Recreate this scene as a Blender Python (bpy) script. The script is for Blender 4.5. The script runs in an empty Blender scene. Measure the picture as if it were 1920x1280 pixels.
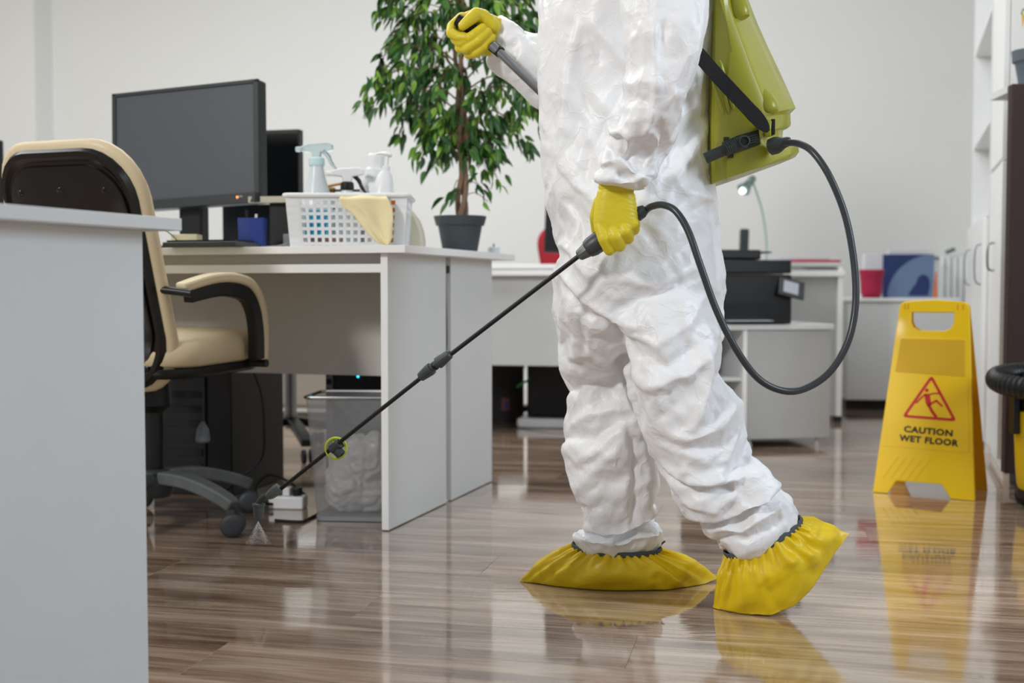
import bpy, bmesh, math, random
import numpy as np
from mathutils import Vector, Matrix
random.seed(7)
SC = bpy.context.scene
COL = SC.collection
PI = math.pi

# ------------------------------------------------------------------ camera, light, exposure
F = 2200.0
CAM_H = 0.645
PITCH = math.atan(100 / F)
cd = bpy.data.cameras.new('camera')
cam = bpy.data.objects.new('camera', cd)
COL.objects.link(cam)
cam.location = (0, 0, CAM_H)
cam.rotation_euler = (PI / 2 - PITCH, 0, 0)
cd.sensor_width = 36
cd.lens = F / 1920 * 36
cd.dof.use_dof = True
cd.dof.focus_distance = 2.3
cd.dof.aperture_fstop = 3.2
cd.clip_start = 0.05
SC.camera = cam

SC.view_settings.view_transform = 'Standard'
SC.view_settings.look = 'None'
SC.view_settings.exposure = 0.0
SC.view_settings.gamma = 1.0
SC.view_settings.use_curve_mapping = False

wd = bpy.data.worlds.new('world')
SC.world = wd
wd.use_nodes = True
wd.node_tree.nodes['Background'].inputs[0].default_value = (0.93, 0.97, 1.0, 1)
wd.node_tree.nodes['Background'].inputs[1].default_value = 0.40


def area(name, loc, aim, sx, sy, power, color):
    ld = bpy.data.lights.new(name, 'AREA')
    ld.shape = 'RECTANGLE'
    ld.size = sx
    ld.size_y = sy
    ld.energy = power
    ld.color = color
    o = bpy.data.objects.new(name, ld)
    COL.objects.link(o)
    o.location = loc
    o.rotation_euler = (Vector(aim) - Vector(loc)).to_track_quat('-Z', 'Y').to_euler()
    return o


area('window_light', (-3.2, -0.7, 2.9), (-0.1, 2.8, 0.7), 0.6, 0.6, 112, (1.0, 0.985, 0.96))
area('side_window_light', (2.7, 1.0, 1.9), (0.2, 2.5, 0.8), 0.8, 1.2, 44, (0.78, 0.89, 1.0))
area('ceiling_fill', (-1.5, 4.7, 3.25), (-1.5, 4.7, 0), 5.4, 2.4, 148, (0.94, 0.98, 1.0))  # unseen fill panel added under the ceiling to brighten the back wall


# ------------------------------------------------------------------ helpers
def P(px, py, Y):
    """world point seen at photograph pixel (px,py) when it stands at distance Y"""
    xc = (px - 960) / F
    yc = -(py - 640) / F
    c, s = math.cos(PITCH), math.sin(PITCH)
    dy = yc * s + c
    dz = yc * c - s
    return Vector((xc / dy * Y, Y, CAM_H + dz / dy * Y))


def lin(c):
    if isinstance(c, str):
        c = c.lstrip('#')
        c = [int(c[i:i + 2], 16) / 255 for i in (0, 2, 4)]
    return tuple((x / 12.92 if x <= 0.04045 else ((x + 0.055) / 1.055) ** 2.4) for x in c) + (1.0,)


MATS = {}


def mat(name, col, rough=0.5, metal=0.0, coat=0.0, bump=0.0, bscale=60.0, var=0.04, vscale=8.0, trans=0.0,
        alpha=1.0, sheen=0.0, spec=0.5, emit=None, es=0.0, sss=0.0, stretch=(1, 1, 1), ior=1.45):
    if name in MATS:
        return MATS[name]
    m = bpy.data.materials.new(name)
    m.use_nodes = True
    nt = m.node_tree
    b = nt.nodes['Principled BSDF']
    c = lin(col)
    b.inputs['Base Color'].default_value = c
    b.inputs['Roughness'].default_value = rough
    b.inputs['Metallic'].default_value = metal
    b.inputs['Coat Weight'].default_value = coat
    b.inputs['Coat Roughness'].default_value = 0.08
    b.inputs['Transmission Weight'].default_value = trans
    b.inputs['Alpha'].default_value = alpha
    b.inputs['Sheen Weight'].default_value = sheen
    b.inputs['Specular IOR Level'].default_value = spec
    b.inputs['IOR'].default_value = ior
    if sss:
        b.inputs['Subsurface Weight'].default_value = sss
        b.inputs['Subsurface Radius'].default_value = (0.02, 0.02, 0.015)
        b.inputs['Subsurface Scale'].default_value = 0.5
    if emit:
        b.inputs['Emission Color'].default_value = lin(emit)
        b.inputs['Emission Strength'].default_value = es
    tc = nt.nodes.new('ShaderNodeTexCoord')
    mp = nt.nodes.new('ShaderNodeMapping')
    mp.inputs['Scale'].default_value = stretch
    nt.links.new(tc.outputs['Object'], mp.inputs['Vector'])
    if var:
        n = nt.nodes.new('ShaderNodeTexNoise')
        n.inputs['Scale'].default_value = vscale
        n.inputs['Detail'].default_value = 5
        nt.links.new(mp.outputs[0], n.inputs['Vector'])
        mx = nt.nodes.new('ShaderNodeMix')
        mx.data_type = 'RGBA'
        mx.inputs[6].default_value = tuple(max(0, x * (1 - var * 2)) for x in c[:3]) + (1,)
        mx.inputs[7].default_value = tuple(min(1, x * (1 + var * 2)) for x in c[:3]) + (1,)
        nt.links.new(n.outputs['Fac'], mx.inputs[0])
        nt.links.new(mx.outputs[2], b.inputs['Base Color'])
    if bump:
        n2 = nt.nodes.new('ShaderNodeTexNoise')
        n2.inputs['Scale'].default_value = bscale
        n2.inputs['Detail'].default_value = 4
        nt.links.new(mp.outputs[0], n2.inputs['Vector'])
        bp = nt.nodes.new('ShaderNodeBump')
        bp.inputs['Strength'].default_value = bump
        bp.inputs['Distance'].default_value = 0.002
        nt.links.new(n2.outputs['Fac'], bp.inputs['Height'])
        nt.links.new(bp.outputs[0], b.inputs['Normal'])
    MATS[name] = m
    return m


class MB:
    """collects shapes for one mesh"""

    def __init__(s):
        s.v, s.f, s.mi = [], [], []
        s.cur = 0

    def add(s, vs, fs):
        o = len(s.v)
        s.v += [Vector(v) for v in vs]
        s.f += [tuple(i + o for i in f) for f in fs]
        s.mi += [s.cur] * len(fs)
        return s

    def box(s, lo, hi, M=None):
        x0, y0, z0 = lo
        x1, y1, z1 = hi
        vs = [Vector(p) for p in ((x0, y0, z0), (x1, y0, z0), (x1, y1, z0), (x0, y1, z0),
                                  (x0, y0, z1), (x1, y0, z1), (x1, y1, z1), (x0, y1, z1))]
        if M:
            vs = [M @ v for v in vs]
        return s.add(vs, [(0, 3, 2, 1), (4, 5, 6, 7), (0, 1, 5, 4), (1, 2, 6, 5), (2, 3, 7, 6), (3, 0, 4, 7)])

    def rings(s, rings, cap0=True, cap1=True, closed=True):
        n = len(rings[0])
        vs = [p for r in rings for p in r]
        fs = []
        for i in range(len(rings) - 1):
            for j in range(n if closed else n - 1):
                a, b = i * n + j, i * n + (j + 1) % n
                fs.append((a, b, b + n, a + n))
        if cap0:
            fs.append(tuple(range(n - 1, -1, -1)))
        if cap1:
            fs.append(tuple((len(rings) - 1) * n + j for j in range(n)))
        return s.add(vs, fs)

    def tube(s, pts, rad, n=12, caps=True, flat=None, up=None):
        """round tube; flat=(a,b) gives a flattened section"""
        pts = [Vector(p) for p in pts]
        if not hasattr(rad, '__len__'):
            rad = [rad] * len(pts)
        rs = []
        prev = None
        for i, p in enumerate(pts):
            t = (pts[min(i + 1, len(pts) - 1)] - pts[max(i - 1, 0)])
            if t.length < 1e-9:
                t = Vector((0, 0, 1))
            t.normalize()
            if prev is None:
                ref = Vector(up) if up else (Vector((0, 0, 1)) if abs(t.z) < 0.9 else Vector((0, 1, 0)))
                nrm = (ref - t * ref.dot(t)).normalized()
            else:
                nrm = (prev - t * prev.dot(t)).normalized()
            prev = nrm
            bn = t.cross(nrm)
            a, b = (flat if flat else (1, 1))
            rs.append([p + (nrm * math.cos(2 * PI * k / n) * a + bn * math.sin(2 * PI * k / n) * b) * rad[i]
                       for k in range(n)])
        return s.rings(rs, caps, caps)

    def ribbon(s, pts, w, t, up):
        """strap: flat box section, width w along 'up', thickness t"""
        pts = [Vector(p) for p in pts]
        rs = []
        for i, p in enumerate(pts):
            tg = (pts[min(i + 1, len(pts) - 1)] - pts[max(i - 1, 0)]).normalized()
            u = Vector(up)
            u = (u - tg * u.dot(tg)).normalized()
            n = tg.cross(u)
            ww = w[i] if hasattr(w, '__len__') else w
            rs.append([p + u * ww / 2 + n * t / 2, p - u * ww / 2 + n * t / 2, p - u * ww / 2 - n * t / 2,
                       p + u * ww / 2 - n * t / 2])
        return s.rings(rs)

    def lathe(s, prof, c=(0, 0, 0), n=28, axis=None, cap0=True, cap1=True):
        c = Vector(c)
        if axis is None:
            R = Matrix.Identity(3)
        else:
            R = Vector(axis).to_track_quat('Z', 'Y').to_matrix()
        rs = [[c + R @ Vector((r * math.cos(2 * PI * k / n), r * math.sin(2 * PI * k / n), z)) for k in range(n)]
              for r, z in prof]
        return s.rings(rs, cap0, cap1)

    def cap(s, a, ra, b, rb, n=14):
        """tapered capsule"""
        a, b = Vector(a), Vector(b)
        d = b - a
        L = d.length
        prof = []
        for i in range(0, 5):
            t = PI / 2 * i / 4
            prof.append((max(ra * math.sin(t), 1e-4), -ra * math.cos(t)))
        for i in range(0, 5):
            t = PI / 2 * i / 4
            prof.append((max(rb * math.cos(t), 1e-4), L + rb * math.sin(t)))
        return s.lathe(prof, a, n, d if L > 1e-6 else (0, 0, 1))

    def prism(s, poly, d, M=None, z0=0.0):
        """poly of (x,y); extruded from z0 to z0+d"""
        n = len(poly)
        vs = [Vector((x, y, z0)) for x, y in poly] + [Vector((x, y, z0 + d)) for x, y in poly]
        if M:
            vs = [M @ v for v in vs]
        fs = [tuple(range(n - 1, -1, -1)), tuple(range(n, 2 * n))]
        fs += [(i, (i + 1) % n, (i + 1) % n + n, i + n) for i in range(n)]
        return s.add(vs, fs)

    def pillow(s, outline, prof, fmap):
        """outline (x,s) scaled about its centre through prof [(scale,t)], placed by fmap(x,s,t)"""
        cx = sum(p[0] for p in outline) / len(outline)
        cy = sum(p[1] for p in outline) / len(outline)
        rs = [[fmap(cx + (x - cx) * k, cy + (y - cy) * k, t) for x, y in outline] for k, t in prof]
        return s.rings(rs)


MW = {}


def link_mesh(name, me, m, parent=None, world=False, loc=None):
    o = bpy.data.objects.new(name, me)
    COL.objects.link(o)
    for x in (m if isinstance(m, (list, tuple)) else [m]):
        if x:
            me.materials.append(x)
    if parent is not None:
        o.parent = parent
        MW[o.name] = MW[parent.name].copy()
    else:
        MW[o.name] = Matrix.Identity(4)
    return o


def ob(name, mb, m, parent=None, world=False, bevel=0.0, sub=0, smooth=True, ang=35, seg=2):
    me = bpy.data.meshes.new(name)
    vs = mb.v
    origin = None
    if world and parent is not None:
        inv = MW[parent.name].inverted()
        vs = [inv @ v for v in vs]
    elif parent is None and vs:
        lo = Vector((min(v.x for v in vs), min(v.y for v in vs), min(v.z for v in vs)))
        hi = Vector((max(v.x for v in vs), max(v.y for v in vs), max(v.z for v in vs)))
        origin = Vector(((lo.x + hi.x) / 2, (lo.y + hi.y) / 2, lo.z))
        vs = [v - origin for v in vs]
    me.from_pydata([tuple(v) for v in vs], [], mb.f)
    bm = bmesh.new()
    bm.from_mesh(me)
    bmesh.ops.recalc_face_normals(bm, faces=bm.faces)
    for i, fc in enumerate(bm.faces):
        fc.smooth = smooth
    if smooth:
        lim = math.radians(ang)
        for e in bm.edges:
            if len(e.link_faces) == 2 and e.calc_face_angle(0) > lim:
                e.smooth = False
    bm.to_mesh(me)
    bm.free()
    if any(mb.mi):
        for i, k in enumerate(mb.mi):
            me.polygons[i].material_index = k
    o = link_mesh(name, me, m, parent)
    if origin is not None:
        o.location = origin
        MW[o.name] = Matrix.Translation(origin)
    if bevel:
        md = o.modifiers.new('bevel', 'BEVEL')
        md.width = bevel
        md.segments = seg
        md.limit_method = 'ANGLE'
        md.harden_normals = False
    if sub:
        for e in me.edges:
            e.use_edge_sharp = False
        md = o.modifiers.new('sub', 'SUBSURF')
        md.levels = md.render_levels = sub
    return o


def tag(o, label, cat, group=None, kind=None):
    o['label'] = label
    if cat:
        o['category'] = cat
    if group:
        o['group'] = group
    if kind:
        o['kind'] = kind
    return o


def thing(name, label, cat, loc=(0, 0, 0), rz=0.0, group=None):
    o = bpy.data.objects.new(name, None)
    COL.objects.link(o)
    o.empty_display_size = 0.1
    o.location = loc
    o.rotation_euler = (0, 0, rz)
    MW[o.name] = Matrix.Translation(Vector(loc)) @ Matrix.Rotation(rz, 4, 'Z')
    return tag(o, label, cat, group)


def struct(o, label=None):
    o['kind'] = 'structure'
    if label:
        o['label'] = label
    return o


def rrect(w, h, r, n=5, cx=0, cy=0):
    pts = []
    for sx, sy, a0 in ((1, 1, 0), (-1, 1, 90), (-1, -1, 180), (1, -1, 270)):
        for i in range(n + 1):
            a = math.radians(a0 + 90 * i / n)
            pts.append((cx + sx * (w / 2 - r) + r * math.cos(a), cy + sy * (h / 2 - r) + r * math.sin(a)))
    return pts


def spline(pts, n=6):
    """Catmull-Rom through points"""
    pts = [Vector(p) for p in pts]
    out = []
    for i in range(len(pts) - 1):
        p0 = pts[max(i - 1, 0)]
        p1, p2 = pts[i], pts[i + 1]
        p3 = pts[min(i + 2, len(pts) - 1)]
        for k in range(n):
            t = k / n
            out.append(0.5 * ((2 * p1) + (p2 - p0) * t + (2 * p0 - 5 * p1 + 4 * p2 - p3) * t * t +
                              (3 * p1 - p0 - 3 * p2 + p3) * t ** 3))
    out.append(pts[-1])
    return out


def _hash(ix, iy, iz, seed):
    h = (ix * 374761393 + iy * 668265263 + iz * 2147483647 + seed * 1274126177) & 0xFFFFFFFF
    h = ((h ^ (h >> 13)) * 1274126177) & 0xFFFFFFFF
    h = (h ^ (h >> 16)) & 0xFFFFFFFF
    return h / 2147483648.0 - 1.0


def vnoise(p, seed=0):
    """smooth value noise, about -1..1, for an (N,3) array"""
    i = np.floor(p).astype(np.int64)
    f = p - i
    u = f * f * f * (f * (f * 6 - 15) + 10)
    r = 0
    for dx in (0, 1):
        for dy in (0, 1):
            for dz in (0, 1):
                w = (u[:, 0] if dx else 1 - u[:, 0]) * (u[:, 1] if dy else 1 - u[:, 1]) * (u[:, 2] if dz else 1 - u[:, 2])
                r = r + w * _hash(i[:, 0] + dx, i[:, 1] + dy, i[:, 2] + dz, seed)
    return r


def evaluated(o):
    dg = bpy.context.evaluated_depsgraph_get()
    dg.update()
    ev = o.evaluated_get(dg)
    return bpy.data.meshes.new_from_object(ev)


def remeshed(mb, voxel, smooth_it=4, fac=0.5):
    """one continuous surface out of overlapping shapes"""
    me = bpy.data.meshes.new('tmp')
    me.from_pydata([tuple(v) for v in mb.v], [], mb.f)
    bm = bmesh.new()
    bm.from_mesh(me)
    bmesh.ops.recalc_face_normals(bm, faces=bm.faces)
    bm.to_mesh(me)
    bm.free()
    o = bpy.data.objects.new('tmp', me)
    COL.objects.link(o)
    r = o.modifiers.new('r', 'REMESH')
    r.mode = 'VOXEL'
    r.voxel_size = voxel
    if smooth_it:
        s_ = o.modifiers.new('s', 'SMOOTH')
        s_.factor = fac
        s_.iterations = smooth_it
    out = evaluated(o)
    bpy.data.objects.remove(o)
    bpy.data.meshes.remove(me)
    out.materials.clear()
    return out


def me_arrays(me):
    n = len(me.vertices)
    co = np.empty(n * 3, dtype=np.float32)
    no = np.empty(n * 3, dtype=np.float32)
    me.vertices.foreach_get('co', co)
    me.vertices.foreach_get('normal', no)
    return co.reshape(-1, 3).astype(np.float64), no.reshape(-1, 3).astype(np.float64)


def put_me(name, me, m, parent, co=None):
    inv = MW[parent.name].inverted() if parent is not None else Matrix.Identity(4)
    if co is not None:
        me.vertices.foreach_set('co', co.astype(np.float32).ravel())
    me.transform(inv)
    me.update()
    for p in me.polygons:
        p.use_smooth = True
    return link_mesh(name, me, m, parent)


# ------------------------------------------------------------------ materials
WHITE_LAM = mat('white_laminate', '#f1f2f2', 0.38, bump=0.03, bscale=300, var=0.015)
GREY_LAM = mat('pale_grey_laminate', '#d6d9da', 0.42, bump=0.03, bscale=300, var=0.015)  # also stands in for shade on the long desk's side panels
WALLM = mat('painted_wall', '#e6e7e5', 0.85, bump=0.08, bscale=90, var=0.012, vscale=1.5)
BLACK = mat('black_plastic', '#121315', 0.38, bump=0.04, bscale=400, var=0.05)
BLACKM = mat('matte_black_plastic', '#0d0e10', 0.6, bump=0.05, bscale=400, var=0.05)
LEATH = mat('black_leatherette', '#0b0b0d', 0.28, bump=0.12, bscale=260, var=0.05)
CREAM = mat('cream_leatherette', '#d8c7a4', 0.42, bump=0.12, bscale=220, var=0.05)
DGREY = mat('dark_grey_plastic', '#3b4143', 0.4, bump=0.05, bscale=300, var=0.04)
HOSEM = mat('charcoal_rubber_hose', '#34383c', 0.3, var=0.03)
CHROME = mat('chrome', '#d9dcde', 0.12, metal=1.0, var=0.02)
STEEL = mat('brushed_steel', '#8f9396', 0.3, metal=0.85, var=0.04, bump=0.05, bscale=200)
YELLOW = mat('yellow_plastic', '#fccd00', 0.36, bump=0.03, bscale=80, var=0.03, coat=0.15)
ORANGE_Y = mat('amber_yellow_plastic', '#e0a008', 0.35, var=0.03)
LIME = mat('lime_green_plastic', '#a5a42c', 0.34, bump=0.06, bscale=70, var=0.05, coat=0.25, sss=0.1)
WPLAS = mat('white_plastic', '#eceef0', 0.3, var=0.015, sss=0.1)

# glove rubber with fine creases
GLOVE = mat('yellow_rubber', '#dcc92a', 0.42, bump=0.35, bscale=45, var=0.05, vscale=20, sss=0.12, stretch=(1, 1, 3.2))
COVERM = mat('yellow_coated_cloth', '#dfbf0c', 0.42, bump=0.3, bscale=55, var=0.06, vscale=10, coat=0.1)


def suit_material():
    m = bpy.data.materials.new('white_nonwoven_fabric')
    m.use_nodes = True
    nt = m.node_tree
    L = nt.links.new
    b = nt.nodes['Principled BSDF']
    b.inputs['Base Color'].default_value = lin('#f2f3f5')
    b.inputs['Roughness'].default_value = 0.40
    b.inputs['Specular IOR Level'].default_value = 0.45
    b.inputs['Sheen Weight'].default_value = 0.1
    tc = nt.nodes.new('ShaderNodeTexCoord')
    nz = nt.nodes.new('ShaderNodeTexNoise')
    nz.inputs['Scale'].default_value = 9
    nz.inputs['Detail'].default_value = 3
    L(tc.outputs['Object'], nz.inputs['Vector'])
    va = nt.nodes.new('ShaderNodeVectorMath')
    va.operation = 'MULTIPLY_ADD'
    va.inputs[1].default_value = (0.11, 0.11, 0.11)
    L(nz.outputs['Color'], va.inputs[0])
    L(tc.outputs['Object'], va.inputs[2])
    hs = None
    for sc, amp, wdt in ((7, 1.0, 0.035), (15, 0.7, 0.04), (34, 0.35, 0.05)):
        v = nt.nodes.new('ShaderNodeTexNoise')
        v.inputs['Scale'].default_value = sc
        v.inputs['Detail'].default_value = 1.5
        L(va.outputs[0], v.inputs['Vector'])
        sb = nt.nodes.new('ShaderNodeMath')
        sb.operation = 'SUBTRACT'
        sb.inputs[1].default_value = 0.5
        L(v.outputs['Fac'], sb.inputs[0])
        ab = nt.nodes.new('ShaderNodeMath')
        ab.operation = 'ABSOLUTE'
        L(sb.outputs[0], ab.inputs[0])
        mr = nt.nodes.new('ShaderNodeMapRange')
        mr.inputs['From Min'].default_value = 0
        mr.inputs['From Max'].default_value = wdt
        mr.inputs['To Min'].default_value = amp
        mr.inputs['To Max'].default_value = 0
        L(ab.outputs[0], mr.inputs['Value'])
        if hs:
            ad = nt.nodes.new('ShaderNodeMath')
            L(hs.outputs[0], ad.inputs[0])
            L(mr.outputs[0], ad.inputs[1])
            hs = ad
        else:
            hs = mr
    bp = nt.nodes.new('ShaderNodeBump')
    bp.inputs['Strength'].default_value = 0.5
    bp.inputs['Distance'].default_value = 0.0013
    L(hs.outputs[0], bp.inputs['Height'])
    bp2 = nt.nodes.new('ShaderNodeBump')
    bp2.inputs['Strength'].default_value = 0.12
    bp2.inputs['Distance'].default_value = 0.0015
    n3 = nt.nodes.new('ShaderNodeTexNoise')
    n3.inputs['Scale'].default_value = 420
    L(tc.outputs['Object'], n3.inputs['Vector'])
    L(n3.outputs['Fac'], bp2.inputs['Height'])
    L(bp.outputs[0], bp2.inputs['Normal'])
    L(bp2.outputs[0], b.inputs['Normal'])
    return m


SUIT = suit_material()


def plank_material():
    m = bpy.data.materials.new('wet_oak_laminate')
    m.use_nodes = True
    nt = m.node_tree
    L = nt.links.new
    N = nt.nodes.new
    b = nt.nodes['Principled BSDF']
    tc = N('ShaderNodeTexCoord')
    oi = N('ShaderNodeObjectInfo')
    add = N('ShaderNodeVectorMath')
    add.operation = 'MULTIPLY_ADD'
    add.inputs[1].default_value = (37, 53, 71)
    L(oi.outputs['Random'], add.inputs[0])
    L(tc.outputs['Object'], add.inputs[2])
    # broad tone
    mp = N('ShaderNodeMapping')
    mp.inputs['Scale'].default_value = (0.9, 9, 1)
    L(add.outputs[0], mp.inputs['Vector'])
    n1 = N('ShaderNodeTexNoise')
    n1.inputs['Scale'].default_value = 1.9
    n1.inputs['Detail'].default_value = 7
    n1.inputs['Roughness'].default_value = 0.62
    n1.inputs['Distortion'].default_value = 0.7
    L(mp.outputs[0], n1.inputs['Vector'])
    cr = N('ShaderNodeValToRGB')
    e = cr.color_ramp.elements
    e[0].position = 0.30
    e[0].color = lin('#644c3b')
    e[1].position = 0.72
    e[1].color = lin('#c7af97')
    k = e.new(0.43)
    k.color = lin('#8f7058')
    k = e.new(0.55)
    k.color = lin('#ac917a')
    L(n1.outputs['Fac'], cr.inputs[0])
    # fine grain
    mp2 = N('ShaderNodeMapping')
    mp2.inputs['Scale'].default_value = (2.2, 110, 1)
    L(add.outputs[0], mp2.inputs['Vector'])
    n2 = N('ShaderNodeTexNoise')
    n2.inputs['Scale'].default_value = 2.2
    n2.inputs['Detail'].default_value = 5
    L(mp2.outputs[0], n2.inputs['Vector'])
    mx = N('ShaderNodeMix')
    mx.data_type = 'RGBA'
    mx.blend_type = 'OVERLAY'
    mx.inputs[0].default_value = 0.75
    L(cr.outputs[0], mx.inputs[6])
    L(n2.outputs['Fac'], mx.inputs[7])
    # knots
    mp3 = N('ShaderNodeMapping')
    mp3.inputs['Scale'].default_value = (2.0, 9, 1)
    L(add.outputs[0], mp3.inputs['Vector'])
    vo = N('ShaderNodeTexVoronoi')
    vo.inputs['Scale'].default_value = 1.0
    L(mp3.outputs[0], vo.inputs['Vector'])
    kr = N('ShaderNodeValToRGB')
    kr.color_ramp.elements[0].position = 0.03
    kr.color_ramp.elements[0].color = (0.45, 0.45, 0.45, 1)
    kr.color_ramp.elements[1].position = 0.22
    kr.color_ramp.elements[1].color = (1, 1, 1, 1)
    L(vo.outputs['Distance'], kr.inputs[0])
    mk = N('ShaderNodeMix')
    mk.data_type = 'RGBA'
    mk.blend_type = 'MULTIPLY'
    mk.inputs[0].default_value = 0.8
    L(mx.outputs[2], mk.inputs[6])
    L(kr.outputs[0], mk.inputs[7])
    # tone of each plank
    ma = N('ShaderNodeMapRange')
    ma.inputs['To Min'].default_value = 0.84
    ma.inputs['To Max'].default_value = 1.25
    L(oi.outputs['Random'], ma.inputs['Value'])
    hsv = N('ShaderNodeHueSaturation')
    hsv.inputs['Saturation'].default_value = 0.9
    L(ma.outputs[0], hsv.inputs['Value'])
    L(mk.outputs[2], hsv.inputs['Color'])
    L(hsv.outputs[0], b.inputs['Base Color'])
    # wetness over the whole floor
    gm = N('ShaderNodeNewGeometry')
    mw = N('ShaderNodeMapping')
    mw.inputs['Rotation'].default_value = (0, 0, math.radians(12.5))
    mw.inputs['Scale'].default_value = (1.0, 4.5, 1)
    L(gm.outputs['Position'], mw.inputs['Vector'])
    n4 = N('ShaderNodeTexNoise')
    n4.inputs['Scale'].default_value = 1.3
    n4.inputs['Detail'].default_value = 4
    L(mw.outputs[0], n4.inputs['Vector'])
    rr = N('ShaderNodeMapRange')
    rr.inputs['From Min'].default_value = 0.38
    rr.inputs['From Max'].default_value = 0.62
    rr.inputs['To Min'].default_value = 0.03
    rr.inputs['To Max'].default_value = 0.13
    L(n4.outputs['Fac'], rr.inputs['Value'])
    L(rr.outputs[0], b.inputs['Roughness'])
    b.inputs['IOR'].default_value = 1.55
    b.inputs['Coat Weight'].default_value = 1.0
    b.inputs['Coat IOR'].default_value = 1.45
    L(rr.outputs[0], b.inputs['Coat Roughness'])
    # fine relief: grain and ripples of the water film
    mr = N('ShaderNodeMapping')
    mr.inputs['Rotation'].default_value = (0, 0, math.radians(12.5))
    mr.inputs['Scale'].default_value = (2.2, 34, 1)
    L(gm.outputs['Position'], mr.inputs['Vector'])
    n5 = N('ShaderNodeTexNoise')
    n5.inputs['Scale'].default_value = 1.6
    n5.inputs['Detail'].default_value = 3
    L(mr.outputs[0], n5.inputs['Vector'])
    bp = N('ShaderNodeBump')
    bp.inputs['Strength'].default_value = 0.16
    bp.inputs['Distance'].default_value = 0.0010
    L(n5.outputs['Fac'], bp.inputs['Height'])
    L(bp.outputs[0], b.inputs['Normal'])
    L(bp.outputs[0], b.inputs['Coat Normal'])
    return m


PLANK = plank_material()

# ------------------------------------------------------------------ the room
ROOM = math.radians(-12.5)
RX = Vector((math.cos(ROOM), math.sin(ROOM), 0))      # along the back wall, to the right
RY = Vector((-math.sin(ROOM), math.cos(ROOM), 0))     # away from the camera
RM = Matrix.Rotation(ROOM, 4, 'Z')

fl = ob('floor', MB().box((-7, -2.5, -0.06), (5, 9.5, -0.012), RM), PLANK)
struct(fl, 'wet brown wood laminate floor of long planks')
PL, PW = 1.285, 0.192
pm = MB().box((0, 0, -0.012), (PL - 0.0005, PW - 0.0006, 0))
first = None
for r in range(-2, 48):
    y0 = r * PW + 1.0
    off = (r * 0.437 * PL) % PL
    for c in range(-6, 6):
        x0 = c * PL - off
        cx, cy = x0 + PL / 2, y0 + PW / 2
        w = RM @ Vector((cx, cy, 0))
        if w.y < 1.35 or w.y > 7.7:
            continue
        hx = (w.y + 0.1) * 0.4364 + 0.92
        if abs(w.x) > hx or w.x > 2.9:
            continue
        if first is None:
            first = ob('plank', pm, PLANK, fl, smooth=False, bevel=0.0004, seg=1)
            o = first
        else:
            o = first.copy()
            COL.objects.link(o)
        o.name = 'plank'
        o.parent = fl
        o.matrix_parent_inverse = Matrix.Identity(4)
        m_ = MW[fl.name].inverted() @ RM @ Matrix.Translation((x0, y0, 0))
        o.location = m_.translation
        o.rotation_euler = (0, 0, ROOM)

bwy = 7.3
wb = ob('wall_back', MB().box((-6.5, bwy, 0), (3.9, bwy + 0.12, 3.4), RM), WALLM)
struct(wb, 'plain white painted back wall')
# left wall with a pillar standing forward at its corner
pl0 = P(70, 540, 7.45)
wl = ob('wall_left', MB().box((-6.6, 3.0, 0), (-6.48, bwy, 3.4), RM), WALLM)
struct(wl)
pc = RM.inverted() @ Vector((P(104, 540, 7.9).x, 7.9, 0))
pil = ob('wall_corner', MB().box((-6.48, bwy - 0.2, 0), (-4.87, bwy, 3.4), RM), WALLM)
struct(pil, 'white wall pillar at the left corner')
pil.name = 'trim_1'
wr = ob('wall_right', MB().box((0, 0, 0), (0.12, 4.9, 3.4), Matrix.Translation((2.02, 3.0, 0)) @ Matrix.Rotation(math.radians(-12.5), 4, 'Z')), WALLM)
struct(wr, 'white wall on the right')
ce = ob('ceiling', MB().box((-7, -0.5, 3.4), (5, 9.5, 3.5), RM), WALLM)
struct(ce)
bb = ob('baseboard_back', MB().box((-4.87, bwy - 0.015, 0), (3.4, bwy, 0.07), RM), WHITE_LAM)
struct(bb)


# ------------------------------------------------------------------ the person in the white coverall
def ring(a, b, depth, n=40, ex=2.25):
    """section through silhouette points a and b, half-depth along Y"""
    a, b = Vector(a), Vector(b)
    c = (a + b) / 2
    h = (b - a) / 2
    out = []
    for k in range(n):
        t = 2 * PI * k / n
        ct, st = math.cos(t), math.sin(t)
        u = math.copysign(abs(ct) ** (2 / ex), ct)
        v = math.copysign(abs(st) ** (2 / ex), st)
        out.append(c + h * u + Vector((0, depth * v, 0)))
    return out


def loft(rows, n=40, sub=3):
    """rows: (ax,ay,bx,by,Y,depth) in photograph pixels at distance Y"""
    ks = []
    for ax, ay, bx, by, Y, d in rows:
        ks.append(list(P(ax, ay, Y)) + list(P(bx, by, Y)) + [d])
    ks = [np.array(k) for k in ks]
    res = []
    for i in range(len(ks) - 1):
        p0, p1, p2, p3 = ks[max(i - 1, 0)], ks[i], ks[i + 1], ks[min(i + 2, len(ks) - 1)]
        for k in range(sub):
            t = k / sub
            q = 0.5 * (2 * p1 + (p2 - p0) * t + (2 * p0 - 5 * p1 + 4 * p2 - p3) * t * t + (3 * p1 - p0 - 3 * p2 + p3) * t ** 3)
            res.append(ring(q[:3], q[3:6], q[6], n))
    q = ks[-1]
    res.append(ring(q[:3], q[3:6], q[6], n))
    return res


person = thing('person', 'person in white crinkled protective coverall with yellow gloves and yellow shoe covers', 'person',
               (0.22, 2.45, 0))

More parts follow.
